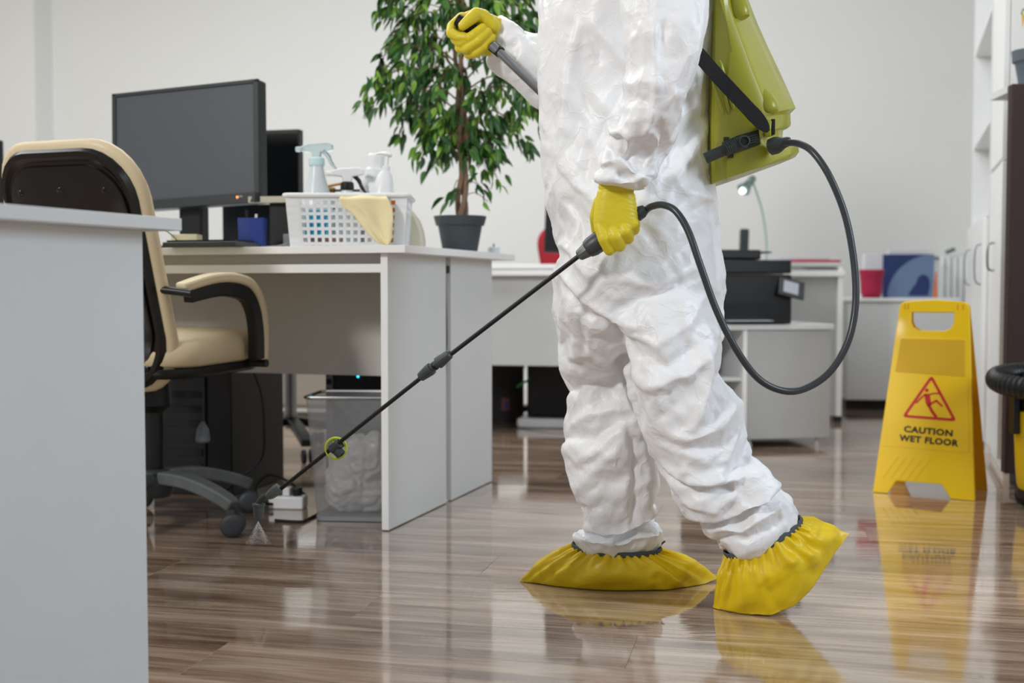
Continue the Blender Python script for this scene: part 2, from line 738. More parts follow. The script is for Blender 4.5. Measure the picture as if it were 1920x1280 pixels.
TC = 2.45
torso = [(1130, -205, 1235, -205, TC, 0.06), (1085, -165, 1270, -165, TC, 0.15), (1045, -115, 1305, -115, TC, 0.185),
         (1024, -50, 1330, -50, TC, 0.175), (1016, 20, 1334, 20, TC, 0.155), (1014, 110, 1330, 110, TC, 0.152),
         (1018, 200, 1327, 200, TC, 0.15), (1024, 290, 1329, 285, TC, 0.155), (1030, 345, 1334, 335, TC, 0.165),
         (1044, 420, 1339, 400, TC, 0.18), (1042, 480, 1342, 480, TC, 0.19), (1047, 550, 1345, 550, TC, 0.175),
         (1056, 600, 1343, 600, 2.46, 0.13), (1080, 640, 1320, 640, 2.47, 0.07)]
FY, NY = 2.555, 2.345
far_leg = [(1044, 480, 1240, 480, 2.50, 0.12), (1047, 530, 1243, 530, 2.50, 0.14), (1053, 580, 1243, 580, 2.51, 0.14), (1058, 629, 1243, 629, 2.53, 0.125), (1066, 685, 1240, 690, FY, 0.1),
           (1073, 738, 1238, 740, FY, 0.098), (1061, 778, 1237, 780, FY, 0.098), (1066, 830, 1236, 830, FY, 0.094),
           (1076, 876, 1235, 870, FY, 0.09), (1092, 925, 1227, 915, FY, 0.084), (1098, 958, 1229, 955, FY, 0.08),
           (1088, 985, 1236, 975, FY, 0.084), (1072, 1002, 1240, 992, FY, 0.086), (1075, 1018, 1238, 1020, FY, 0.082),
           (1097, 1040, 1222, 1044, FY, 0.06)]
near_leg = [(1130, 500, 1340, 520, NY, 0.085), (1143, 560, 1346, 580, NY, 0.10), (1160, 640, 1349, 640, NY, 0.108), (1175, 692, 1369, 692, NY, 0.105),
            (1195, 748, 1386, 735, NY, 0.103), (1215, 792, 1390, 780, NY, 0.1), (1238, 838, 1413, 828, NY, 0.096),
            (1262, 900, 1450, 872, NY, 0.092), (1290, 938, 1473, 908, NY, 0.09), (1313, 968, 1488, 935, NY, 0.088),
            (1325, 1000, 1500, 965, NY, 0.085), (1352, 1033, 1494, 985, NY, 0.08), (1378, 1048, 1478, 1004, NY, 0.06)]
mb = MB()
for rows in (torso, far_leg, near_leg):
    mb.rings(loft(rows))
suit_me = remeshed(mb, 0.0085, 3)
AY = 2.175
arm = [(1185, -190, 1262, -190, 2.27, 0.06), (1165, -140, 1310, -140, 2.22, 0.085), (1162, -70, 1334, -70, 2.165, 0.085), (1168, 0, 1329, 0, 2.13, 0.078),
       (1171, 56, 1320, 56, 2.12, 0.074), (1183, 108, 1305, 108, 2.12, 0.07), (1170, 146, 1291, 146, 2.125, 0.07),
       (1158, 200, 1274, 195, 2.14, 0.068), (1146, 236, 1262, 236, 2.155, 0.064), (1132, 272, 1250, 266, AY, 0.06),
       (1123, 308, 1238, 298, AY, 0.056), (1110, 332, 1222, 328, AY, 0.053), (1111, 344, 1215, 350, AY, 0.05),
       (1124, 348, 1196, 358, AY, 0.034)]
mb = MB()
mb.rings(loft(arm))
arm_me = remeshed(mb, 0.0075, 3)
farm = [(930, 34, 915, 108, 2.70, 0.034), (940, 27, 920, 116, 2.70, 0.05), (962, 40, 946, 138, 2.70, 0.055), (990, 54, 966, 150, 2.70, 0.055),
        (1022, 52, 1006, 186, 2.70, 0.06), (1070, 50, 1062, 205, 2.70, 0.062), (1130, 20, 1140, 200, 2.70, 0.065),
        (1165, -40, 1235, 130, 2.69, 0.065), (1160, -100, 1270, -20, 2.68, 0.07), (1165, -150, 1262, -130, 2.62, 0.07)]
mb = MB()
mb.rings(loft(farm))
farm_me = remeshed(mb, 0.0075, 3)

# creases drawn as strokes over the cloth: (points in photograph pixels, width px, depth mm)
FOLDS_BODY = [
    ([(1060, 120), (1055, 170), (1042, 260), (1030, 330)], 7, -5), ([(1090, 20), (1078, 90), (1066, 170), (1048, 290)], 8, 6),
    ([(1105, 25), (1130, 50), (1160, 80), (1185, 120)], 9, 8), ([(1105, 40), (1125, 75), (1128, 100)], 7, -6),
    ([(1085, 130), (1110, 180), (1140, 220)], 12, -4), ([(1100, 200), (1120, 250), (1135, 300)], 10, 4),
    ([(1260, 300), (1290, 330), (1335, 345)], 11, 7), ([(1240, 330), (1280, 318), (1330, 290)], 9, -6),
    ([(1245, 370), (1262, 310), (1310, 250)], 9, 6), ([(1280, 260), (1300, 210), (1330, 180)], 12, -5),
    ([(1080, 310), (1110, 330), (1150, 370)], 9, 6), ([(1060, 330), (1090, 380), (1100, 430)], 10, -6),
    ([(1045, 420), (1075, 440), (1120, 490)], 9, 5), ([(1055, 500), (1080, 540), (1140, 580)], 10, -7),
    ([(1050, 480), (1095, 520), (1150, 560), (1190, 575)], 8, 6), ([(1165, 480), (1230, 500), (1300, 470)], 10, 5),
    ([(1150, 545), (1200, 520), (1270, 510)], 8, -4), ([(1143, 560), (1160, 640), (1185, 720), (1205, 765)], 5, -12),
    ([(1175, 590), (1230, 610), (1300, 570)], 10, 6), ([(1180, 630), (1250, 650), (1320, 600)], 9, -6),
    ([(1180, 680), (1220, 690), (1290, 665), (1335, 620)], 11, 8), ([(1260, 560), (1290, 620), (1300, 660)], 7, -5),
    ([(1320, 620), (1330, 680), (1310, 740), (1290, 770)], 10, 8), ([(1345, 650), (1350, 700), (1330, 750)], 9, -7),
    ([(1385, 720), (1350, 760), (1300, 780), (1260, 770)], 10, 7), ([(1225, 780), (1290, 800), (1360, 800)], 8, -5),
    ([(1240, 830), (1290, 860), (1340, 870), (1425, 868)], 9, 11), ([(1255, 855), (1310, 885), (1380, 880)], 9, -9),
    ([(1280, 900), (1340, 925), (1400, 880)], 9, 7), ([(1290, 930), (1350, 950), (1440, 910), (1460, 880)], 10, 9),
    ([(1310, 955), (1380, 965), (1450, 930)], 8, -7), ([(1330, 985), (1390, 995), (1470, 950)], 8, 7),
    ([(1350, 880), (1390, 900), (1400, 860)], 6, -6), ([(1340, 1010), (1400, 1010), (1480, 975)], 6, -6),
    ([(1062, 640), (1110, 620), (1140, 660)], 9, 5), ([(1066, 700), (1120, 690), (1160, 720)], 8, -5),
    ([(1065, 770), (1110, 745), (1180, 740)], 10, 8), ([(1062, 790), (1110, 790), (1170, 765)], 9, -6),
    ([(1170, 760), (1185, 820), (1186, 900), (1183, 960)], 5, -8), ([(1075, 840), (1120, 815), (1160, 830)], 8, 5),
    ([(1090, 900), (1130, 870), (1170, 880)], 8, -4), ([(1100, 960), (1160, 975), (1215, 945), (1232, 925)], 8, 8),
    ([(1080, 990), (1150, 1000), (1225, 970)], 7, -8), ([(1075, 1010), (1150, 1020), (1238, 1000)], 7, 7),
    ([(1200, 800), (1215, 850), (1205, 900)], 9, 5), ([(1150, 410), (1152, 470), (1155, 520)], 9, -3),
]
FOLDS_ARM = [
    ([(1226, 0), (1227, 80), (1225, 150), (1218, 200), (1190, 265)], 5, 7), ([(1240, 10), (1236, 90), (1240, 140)], 6, -5),
    ([(1180, 45), (1195, 20), (1220, 12)], 7, -6), 
    ([(1305, 30), (1290, 110), (1275, 150)], 7, 5),
    ([(1169, 140), (1200, 130), (1235, 140)], 8, 6), ([(1160, 165), (1190, 160), (1230, 175)], 7, -4),
    ([(1150, 235), (1165, 222), (1180, 230), (1175, 265)], 7, 8), ([(1140, 260), (1150, 290), (1175, 285)], 6, -7),
    ([(1200, 260), (1190, 285), (1200, 310)], 7, 6), ([(1225, 200), (1240, 240), (1235, 280)], 8, -6),
    ([(1130, 305), (1160, 295), (1185, 325)], 8, 8), ([(1150, 320), (1185, 335), (1205, 300)], 7, -6),
    ([(1245, 170), (1260, 150), (1285, 160)], 8, 6), ([(1235, 220), (1222, 270), (1205, 330)], 7, 6),
    ([(1215, 330), (1195, 318), (1188, 345)], 6, 7),
]


def to_px(co):
    """where points of the cloth fall, for pressing in creases"""
    c, s = math.cos(PITCH), math.sin(PITCH)
    y, z = co[:, 1], co[:, 2] - CAM_H
    dep = y * c - z * s
    up = y * s + z * c
    return 960 + F * co[:, 0] / dep, 640 - F * up / dep


def clothed(me, shrink, weight, frames=14, grav=0.6, bend=0.4, stiff=25, subdiv=1):
    """let the garment buckle as slightly too large cloth held softly to its shape"""
    o = bpy.data.objects.new('tmp', me)
    COL.objects.link(o)
    vg = o.vertex_groups.new(name='hold')
    co, no = me_arrays(me)
    w = weight(co)
    for lv in np.unique(np.round(w, 3)):
        vg.add(np.nonzero(np.abs(w - lv) < 6e-4)[0].tolist(), float(lv), 'REPLACE')
    md = o.modifiers.new('c', 'CLOTH')
    st = md.settings
    st.quality = 4
    st.mass = 0.15
    st.tension_stiffness = stiff
    st.compression_stiffness = stiff
    st.shear_stiffness = stiff * 0.5
    st.bending_stiffness = bend
    st.tension_damping = 8
    st.compression_damping = 8
    st.shear_damping = 8
    st.bending_damping = 0.5
    st.air_damping = 3
    st.shrink_min = shrink
    st.shrink_max = shrink
    st.vertex_group_mass = 'hold'
    st.pin_stiffness = 1.0
    st.effector_weights.gravity = grav
    md.collision_settings.use_collision = False
    md.collision_settings.use_self_collision = False
    md.point_cache.frame_start = 1
    md.point_cache.frame_end = frames + 2
    SC.frame_start = 1
    SC.frame_end = frames + 2
    for f in range(1, frames + 1):
        SC.frame_set(f)
    if subdiv:
        sb = o.modifiers.new('s', 'SUBSURF')
        sb.levels = subdiv
    out = evaluated(o)
    SC.frame_set(1)
    bpy.data.objects.remove(o)
    out.materials.clear()
    return out


def crumple(me, folds, seed, amp=1.0, vert=0.5, famp=1.0):
    co, no = me_arrays(me)
    q = co.copy()
    w1 = np.stack([vnoise(co * 7 + 3.1, seed + 1), vnoise(co * 7 + 9.7, seed + 2), vnoise(co * 7 + 17.3, seed + 3)], 1)
    q = q + w1 * 0.035
    h = np.zeros(len(co))

    def tent(n, w, k=1.0):
        return np.clip(1 - np.abs(n) / w, 0, 1) ** k
    # slow billows
    h += 0.0050 * vnoise(np.stack([q[:, 0] * 9, q[:, 1] * 9, q[:, 2] * 9 * vert], 1), seed + 4)
    # drawn folds, running with the limb, slanting both ways
    for i, (sx, sl, fz, wd2, am) in enumerate(((9, 0.45, 3.5, 0.24, 0.0085), (10, -0.5, 4.5, 0.22, 0.0070), (6, 0.1, 12, 0.22, 0.0055),
                                              (19, 0.6, 8, 0.16, 0.0030))):
        a = np.stack([(q[:, 0] + sl * q[:, 2]) * sx, q[:, 1] * sx * 0.8, (q[:, 2] - sl * q[:, 0] * 0.5) * fz], 1)
        m = np.clip(vnoise(co * 4 + 31 * i, seed + 60 + i) * 2.2 + 0.45, 0, 1)
        h += am * m * (tent(vnoise(a, seed + 70 + i), wd2) - 0.3)
        h -= am * 0.5 * (1 - m) * tent(vnoise(a + 40, seed + 80 + i), wd2 * 0.8)
    # flat facets meeting in sharp edges
    rng = np.random.RandomState(seed)
    for i, f in enumerate((6, 8, 11, 14, 19, 25, 33, 44)):
        d = rng.normal(size=3)
        d[2] *= 0.7
        d /= np.linalg.norm(d)
        t = q @ d * f + 0.8 * vnoise(co * f * 0.3 + i * 7, seed + 20 + i)
        tri = np.abs((t - np.floor(t)) * 2 - 1) - 0.5
        msk = np.clip(vnoise(co * (4 + i * 1.2) + i * 13, seed + 40 + i) * 3.2 + 0.1, 0, 1)
        h += tri * msk * (0.105 if f < 30 else 0.07) / f
    h *= amp * (1 - 0.2 * np.clip((co[:, 2] - 0.62) / 0.12, 0, 1))
    px, py = to_px(co)
    front = no[:, 1] < 0.25
    for pts, wd_, dp in folds:
        pts = np.array(pts, float)
        best = np.full(len(co), 1e9)
        side = np.zeros(len(co))
        tt = np.zeros(len(co))
        tot = len(pts) - 1
        for i in range(tot):
            a_, b_ = pts[i], pts[i + 1]
            ab = b_ - a_
            L2 = ab @ ab
            t = ((px - a_[0]) * ab[0] + (py - a_[1]) * ab[1]) / L2
            tcl = np.clip(t, 0, 1)
            dx = px - (a_[0] + tcl * ab[0])
            dy_ = py - (a_[1] + tcl * ab[1])
            dd = np.hypot(dx, dy_)
            sd = np.sign(dx * ab[1] - dy_ * ab[0])
            upd = dd < best
            best = np.where(upd, dd, best)
            side = np.where(upd, sd, side)
            tt = np.where(upd, (i + tcl) / tot, tt)
        wv = wd_ * (1.0 + 0.5 * side * 0.8)
        g = 1 / (1 + (best / wv) ** 2.0) * np.exp(-(best / (wv * 3.2)) ** 2)
        g *= np.clip(np.sin(PI * np.clip(tt * 0.92 + 0.04, 0, 1)) * 1.8, 0, 1)
        h += np.where(front, g * dp * 0.001 * famp, 0)
    co += no * h[:, None]
    return co


def sstep(x, a, b):
    t = np.clip((x - a) / (b - a), 0, 1)
    return t * t * (3 - 2 * t)


HOLD, GRAV, BEND, SHR, FR, PRE, FPRE, POST = 0.06, 0.15, 1.2, -0.07, 14, 0.6, 1.5, 0.30
NANK = np.array(P(1425, 1015, NY))


def hold_body(co):
    z = co[:, 2]
    dn = np.linalg.norm((co - NANK) * np.array([1, 0.6, 1]), axis=1)
    w = HOLD + 0.9 * (1 - sstep(z, 0.085, 0.12)) + 0.9 * sstep(z, 1.36, 1.42) + 0.9 * (1 - sstep(dn, 0.06, 0.10))
    return np.round(np.clip(w, 0, 1) * 20) / 20


def preset(me, folds, seed, vert=0.5):
    c = crumple(me, folds, seed, PRE, vert, FPRE)
    me.vertices.foreach_set('co', c.astype(np.float32).ravel())
    me.update()


preset(suit_me, FOLDS_BODY, 11)
suit_me = clothed(suit_me, SHR, hold_body, frames=FR, grav=GRAV, bend=BEND)
W_A, S_A = np.array(P(1160, 352, AY)), 1.30


def hold_arm(co):
    dn = np.linalg.norm(co - W_A, axis=1)
    w = HOLD * 1.2 + 0.9 * sstep(co[:, 2], 1.28, 1.34) + 0.9 * (1 - sstep(dn, 0.025, 0.06))
    return np.round(np.clip(w, 0, 1) * 20) / 20


preset(arm_me, FOLDS_ARM, 31)
arm_me = clothed(arm_me, SHR * 1.1, hold_arm, frames=FR, grav=GRAV, bend=BEND)
W_F = np.array(P(922, 72, 2.70))


def hold_farm(co):
    dn = np.linalg.norm(co - W_F, axis=1)
    w = HOLD * 1.2 + 0.9 * sstep(co[:, 0], 0.16, 0.2) + 0.9 * (1 - sstep(dn, 0.03, 0.06))
    return np.round(np.clip(w, 0, 1) * 20) / 20


preset(farm_me, [], 51)
farm_me = clothed(farm_me, SHR * 1.1, hold_farm, frames=FR, grav=GRAV, bend=BEND)
suit_co = crumple(suit_me, FOLDS_BODY, 12, POST, 0.5, 0.15)
arm_co = crumple(arm_me, FOLDS_ARM, 32, POST, 0.5, 0.15)
farm_co = crumple(farm_me, [], 52, POST, 1, 0)
# keep the cloth above the floor
for c_ in (suit_co,):
    c_[:, 2] = np.maximum(c_[:, 2], 0.03)
# torso, legs and both sleeves in one garment mesh
vs, fs, off = [], [], 0
for me_, co_ in ((suit_me, suit_co), (arm_me, arm_co), (farm_me, farm_co)):
    vs.append(co_)
    npoly = len(me_.polygons)
    lv = np.empty(len(me_.loops), dtype=np.int32)
    me_.loops.foreach_get('vertex_index', lv)
    ls = np.empty(npoly, dtype=np.int32)
    lt = np.empty(npoly, dtype=np.int32)
    me_.polygons.foreach_get('loop_start', ls)
    me_.polygons.foreach_get('loop_total', lt)
    fs += [tuple((lv[a:a + b] + off).tolist()) for a, b in zip(ls, lt)]
    off += len(co_)
allco = np.concatenate(vs)
cm = bpy.data.meshes.new('coverall')
cm.from_pydata(allco.tolist(), [], fs)
coverall = put_me('coverall', cm, SUIT, person)

# hooded head, above the picture
hc = Vector((0.235, 2.45, 1.62))
hd = MB()
hd.rings([ring(hc + Vector((-a, 0, z)), hc + Vector((a * 0.95, 0, z)), b, 28) for a, b, z in
          ((0.05, 0.05, -0.22), (0.062, 0.06, -0.16), (0.075, 0.062, -0.11), (0.095, 0.07, -0.06), (0.1, 0.076, 0.0), (0.1, 0.077, 0.05),
           (0.085, 0.068, 0.1), (0.05, 0.045, 0.13), (0.01, 0.01, 0.14))])
hd.cap(hc + Vector((-0.095, 0, 0.02)), 0.012, hc + Vector((-0.118, 0, -0.015)), 0.014)        # nose
hd.cap(hc + Vector((-0.092, -0.02, -0.055)), 0.008, hc + Vector((-0.092, 0.02, -0.055)), 0.008)  # mouth
for s_ in (-1, 1):
    hd.cap(hc + Vector((-0.088, s_ * 0.031, 0.03)), 0.013, hc + Vector((-0.09, s_ * 0.033, 0.03)), 0.012)
    hd.cap(hc + Vector((0.01, s_ * 0.076, 0.02)), 0.012, hc + Vector((0.012, s_ * 0.078, -0.03)), 0.009)
put_me('head', remeshed(hd, 0.005, 2), mat('skin', '#c69a7e', 0.5, sss=0.2, bump=0.05), person)
ho = MB()
ho.rings([ring(hc + Vector((-a, 0, z)), hc + Vector((b, 0, z - 0.02)), c, 32) for a, b, c, z in
          ((0.09, 0.12, 0.11, -0.26), (0.08, 0.115, 0.1, -0.17), (0.075, 0.125, 0.1, -0.08), (0.07, 0.13, 0.1, 0.0), (0.07, 0.125, 0.095, 0.07),
           (0.06, 0.1, 0.08, 0.13), (0.03, 0.05, 0.04, 0.165))])
hm = remeshed(ho, 0.007, 3)
put_me('hood', hm, SUIT, person, crumple(hm, [], 71, 0.8))
for s_ in (-1, 1):
    ez = MB()
    ez.cap(hc + Vector((-0.097, s_ * 0.031, 0.03)), 0.006, hc + Vector((-0.0975, s_ * 0.031, 0.03)), 0.006)
    ob('eye', ez, BLACK, person, world=True)

# near glove: left hand hanging, closed round the lance handle
HY = 2.19


def chain(mb, pts, Y0):
    q = [(P(x, y, Y0 + d), r) for x, y, d, r in pts]
    for (a, ra), (b, rb) in zip(q, q[1:]):
        mb.cap(a, ra, b, rb, 16)


g = MB()
g.rings([ring(P(a, y, HY + dd), P(b, y2, HY + dd), d, 24, 2.4) for a, y, b, y2, dd, d in
         ((1126, 335, 1186, 340, 0, 0.024), (1121, 352, 1190, 358, 0, 0.024), (1118, 368, 1193, 376, 0, 0.025), (1114, 392, 1196, 398, 0, 0.024),
          (1112, 415, 1198, 415, -0.002, 0.021), (1114, 432, 1197, 428, -0.004, 0.017), (1122, 444, 1190, 436, -0.004, 0.013))])
for pts in (
        [(1126, 425, -0.006, 0.0125), (1133, 447, -0.012, 0.0125), (1143, 468, -0.004, 0.0115), (1146, 462, 0.02, 0.0105), (1143, 440, 0.038, 0.0095), (1143, 425, 0.034, 0.009)],
        [(1146, 425, -0.008, 0.0125), (1154, 444, -0.016, 0.0125), (1162, 461, -0.006, 0.0115), (1164, 456, 0.02, 0.0105), (1160, 434, 0.036, 0.0095), (1158, 420, 0.034, 0.009)],
        [(1166, 418, -0.008, 0.012), (1173, 434, -0.016, 0.012), (1178, 447, -0.006, 0.011), (1179, 441, 0.018, 0.01), (1174, 424, 0.034, 0.009), (1172, 412, 0.032, 0.0085)],
        [(1184, 408, -0.004, 0.0105), (1190, 420, -0.010, 0.011), (1190, 431, -0.002, 0.0098), (1190, 424, 0.016, 0.009), (1186, 410, 0.03, 0.0085), (1184, 402, 0.028, 0.008)],
        [(1128, 380, 0.012, 0.016), (1119, 405, 0.028, 0.014), (1120, 430, 0.042, 0.012), (1136, 448, 0.048, 0.0105), (1150, 452, 0.046, 0.0095)]):
    chain(g, pts, HY)
gm_ = remeshed(g, 0.0021, 2, 0.5)
co, no = me_arrays(gm_)
px, py = to_px(co)
wr_ = np.clip((px - 1150) / 50, 0, 1) * np.clip(1 - np.abs(py - 395) / 55, 0, 1)
h = -0.0011 * wr_ * np.abs(np.sin((py - (px - 1190) * 0.35) * 0.42 + 0.8 * vnoise(co * 60, 3)))
h += -0.0022 * np.exp(-((py - 357 - (px - 1150) * 0.08) / 2.2) ** 2)
co += no * h[:, None]
put_me('glove', gm_, GLOVE, person, co)

# far glove: right hand closed round the pump lever, thumb on top
GY = 2.655
g = MB()
g.rings([ring(P(x0, y0, GY + dd), P(x1, y1, GY + dd), d, 24, 2.3) for x0, y0, x1, y1, dd, d in
         ((952, 42, 932, 104, 0.035, 0.026), (940, 34, 920, 106, 0.022, 0.028), (922, 26, 902, 104, 0.008, 0.027), (905, 19, 884, 103, 0.012, 0.024),
          (884, 18, 866, 98, 0.016, 0.019), (868, 24, 856, 90, 0.018, 0.014))])
for pts in (
        [(866, 34, 0.014, 0.0135), (848, 50, 0.002, 0.0125), (846, 62, -0.012, 0.012), (860, 69, -0.026, 0.0112), (874, 70, -0.034, 0.0095)],
        [(862, 50, 0.014, 0.0125), (854, 74, -0.004, 0.0115), (866, 80, -0.022, 0.0115), (888, 66, -0.038, 0.0115), (905, 52, -0.036, 0.0102)],
        [(864, 66, 0.012, 0.012), (862, 90, -0.004, 0.0115), (876, 91, -0.024, 0.0112), (898, 76, -0.038, 0.011), (915, 60, -0.034, 0.0098)],
        [(874, 80, 0.01, 0.0115), (878, 102, -0.004, 0.0105), (892, 100, -0.02, 0.0105), (910, 87, -0.032, 0.010), (923, 70, -0.028, 0.009)],
        [(925, 50, -0.006, 0.017), (906, 32, -0.012, 0.0175), (893, 27, -0.022, 0.0155), (881, 37, -0.034, 0.0135), (868, 48, -0.036, 0.011)]):
    chain(g, pts, GY)
gm2 = remeshed(g, 0.0021, 2, 0.5)
co, no = me_arrays(gm2)
px, py = to_px(co)
wr_ = np.clip((px - 893) / 35, 0, 1) * np.clip(1 - np.abs((px - 915)) / 40, 0, 1)
h = -0.0010 * wr_ * np.abs(np.sin((px * 0.9 + py * 0.25) * 0.42 + 0.8 * vnoise(co * 60, 5)))
co += no * h[:, None]
put_me('glove', gm2, GLOVE, person, co)


# shoe covers: gathered cloth bags
def shoe_cover(open_l, open_r, open_d, spine, widths, Yo, Yb, seed, gathers=34, belly=0.013):
    """open_l/r: ends of the opening; spine: sole line toe to heel (px); widths: half-widths along it (m)"""
    NT, NS = 168, 30
    sp = [P(x, y, Yb) for x, y in spine]
    A, B = P(*open_l, Yo), P(*open_r, Yo)
    oc = (A + B) / 2
    oh = (B - A) / 2
    up = Vector((-oh.z, 0, oh.x)).normalized()

    def sp_at(t):
        t = max(0, min(1, t)) * (len(sp) - 1)
        i = min(int(t), len(sp) - 2)
        f = t - i
        w = widths[i] * (1 - f) + widths[i + 1] * f
        return sp[i].lerp(sp[i + 1], f), w
    grid = []
    rr = random.Random(seed)
    ph = [rr.uniform(0, 6.28) for _ in range(6)]
    for j in range(NS + 1):
        s = j / NS
        row = []
        for k in range(NT):
            th = 2 * PI * k / NT
            ct, st = math.cos(th), math.sin(th)
            o_ = oc + oh * ct + Vector((0, open_d * st, 0))
            t = 0.5 + 0.5 * math.copysign(abs(ct) ** 0.8, ct)
            b_, w = sp_at(t)
            sgn = math.copysign(min(1, abs(st) ** 0.55), st)
            base = b_ + Vector((0, w * sgn, 0))
            e = s ** 0.86
            p = o_.lerp(base, e)
            bul = math.sin(PI * min(1, s * 1.02)) * belly
            rad = Vector((base.x - oc.x, (base.y - oc.y), 0))
            side = Vector((0, math.copysign(1, st) * abs(st) ** 0.7, 0))
            p = p + side * bul * 1.5 + up * bul * (0.30 + 0.3 * abs(ct))
            ga = math.sin(gathers * th + 1.6 * math.sin(3 * th + ph[0]) + 1.2 * math.sin(7 * th + ph[1]) + s * 1.2 * math.sin(5 * th + ph[4]))
            gb = math.sin(gathers * 0.36 * th + ph[2] + 2.2 * math.sin(4 * th + ph[3]))
            amp = 0.0042 * math.exp(-((s - 0.06) / 0.26) ** 2) * (1 + 0.5 * gb)
            amp2 = 0.0075 * math.sin(PI * min(1, s * 1.0)) ** 1.2
            out = (side * 0.8 + up * 0.5)
            if out.length > 0:
                p = p + out.normalized() * (amp * ga + amp2 * gb)
            row.append(p)
        grid.append(row)
    mbx = MB()
    mbx.rings(grid, cap0=False, cap1=False)
    # sole strips
    n0 = NS * NT
    for k in range(1, NT // 2):
        a, b = n0 + k - 1, n0 + k
        c, d = n0 + (NT - k) % NT, n0 + (NT - k + 1) % NT
        mbx.f.append((a, b, c, d) if a != d else (a, b, c))
        mbx.mi.append(0)
    arr = np.array([tuple(v) for v in mbx.v])
    ctr_ = np.array(((A + B) / 2 - Vector((0, 0, 0.03))))
    dirn = arr - ctr_
    dirn /= np.linalg.norm(dirn, axis=1)[:, None] + 1e-6
    ss_ = np.repeat(np.arange(NS + 1) / NS, NT)
    nn = np.zeros(len(arr))
    for i, f in enumerate((13, 21, 33, 50)):
        dd_ = np.random.RandomState(seed * 7 + i).normal(size=3)
        dd_ /= np.linalg.norm(dd_)
        t = arr @ dd_ * f + 1.4 * vnoise(arr * f * 0.4, seed + i)
        nn += (np.abs((t - np.floor(t)) * 2 - 1) - 0.5) * 0.085 / f
    arr = arr + dirn * (nn * np.sin(PI * np.clip(ss_ * 0.95, 0, 1)) ** 0.6)[:, None]
    mbx.v = [Vector(p) for p in arr]
    for v in mbx.v:
        v.z = max(v.z, 0.0015)
    o = ob('shoe_cover', mbx, COVERM, person, world=True, ang=80)
    o.modifiers.new('weld', 'WELD').merge_threshold = 0.0004
    # elastic band
    el = MB()
    pts = []
    for k in range(49):
        th = 2 * PI * k / 48
        pts.append(oc + oh * math.cos(th) * 0.985 + Vector((0, open_d * math.sin(th) * 0.985, 0)) + up * 0.002)
    el.tube(pts, [0.0042 * (1 + 0.15 * math.sin(i * 2.3)) for i in range(49)], 8, flat=(1.5, 0.7), up=up)
    ob('elastic_band', el, mat('grey_elastic', '#4d5256', 0.8, bump=0.4, bscale=300), o, world=True)
    return o


sc1 = shoe_cover((1072, 1024), (1240, 1031), 0.075,
                 [(973, 1090), (1040, 1099), (1110, 1102), (1180, 1102), (1250, 1100), (1300, 1094), (1347, 1083)],
                 [0.004, 0.05, 0.07, 0.072, 0.07, 0.045, 0.004], FY, FY, 3)
sc2 = shoe_cover((1360, 1042), (1503, 972), 0.072,
                 [(1336, 1140), (1380, 1140), (1430, 1135), (1476, 1116), (1512, 1082), (1548, 1043), (1592, 1000)],
                 [0.02, 0.055, 0.07, 0.07, 0.062, 0.04, 0.004], NY, NY, 8)
# toggle end of the drawcord behind the front ankle
t_ = MB()
t_.tube(spline([P(1234, 1026, FY), P(1242, 1018, FY - 0.01), P(1247, 1014, FY - 0.01)], 3), 0.0022, 8)
ob('drawcord', t_, mat('grey_cord', '#4a4e52', 0.8), sc1, world=True)

# ------------------------------------------------------------------ the sprayer
sprayer = thing('backpack_sprayer', 'lime green plastic backpack sprayer tank worn on the back of the person', 'sprayer',
                tuple(Vector((0.5, 2.47, 0.85))))
XL = 0.400
rows = [  # right contour px, py, ridge px, far offset
    (1325, -190, 1290), (1352, -160, 1312), (1372, -110, 1330), (1386, -50, 1348), (1397, 0, 1363), (1416, 50, 1380), (1436, 95, 1398),
    (1455, 135, 1414), (1472, 172, 1430), (1484, 200, 1441), (1487, 207, 1441), (1481, 213, 1437), (1477, 217, 1436), (1478, 236, 1437),
    (1476, 241, 1436), (1464, 246, 1434), (1462, 262, 1434), (1468, 268, 1438), (1486, 270, 1446), (1492, 276, 1450), (1493, 288, 1450), (1486, 297, 1446), (1474, 302, 1436)]


def tank_ring(r, grow=0.0, yn=2.305, yf=2.60):
    cx, cy, rx = r
    R_ = P(cx, cy, 2.46)
    xr, xm = R_.x + grow, (P(rx, cy, 2.31)).x + grow
    pts = [(XL, 2.33), (XL + 0.02, yn + 0.004 - grow), ((XL + xm) / 2, yn - grow), (xm - 0.018, yn - grow), (xm - 0.004, yn + 0.004 - grow),
           (xm + 0.006, yn + 0.016), ((xm + xr) / 2 + 0.006, yn + 0.07), (xr - 0.004, 2.42), (xr, 2.46), (xr - 0.004, 2.50),
           ((xm + xr) / 2 + 0.004, yf - 0.05), (xm, yf), ((XL + xm) / 2, yf + 0.01), (XL + 0.02, yf), (XL, yf - 0.02), (XL - 0.008, 2.47)]
    return [Vector((x, y, R_.z - 0.33 * (xr - x))) for x, y in pts]


tk = MB()
tk.rings([tank_ring(r) for r in rows])
tank = ob('tank', tk, LIME, sprayer, world=True, bevel=0.004, ang=50)
# raised bulges on the corner ridge
for (x0, y0, x1, y1, r) in ((1424, 160, 1442, 214, 0.023), (1370, -30, 1391, 34, 0.020)):
    q = MB()
    a, b = P(x0, y0, 2.335), P(x1, y1, 2.325)
    pr = []
    for i in range(13):
        t = i / 12
        pr.append((a.lerp(b, t), r * (math.sin(PI * min(1, t * 0.62 + 0.02)) if t < 0.95 else 0.8)))
    q.tube([p for p, _ in pr], [x for _, x in pr], 18)
    ob('corner_bulge', q, LIME, tank, world=True, ang=60)
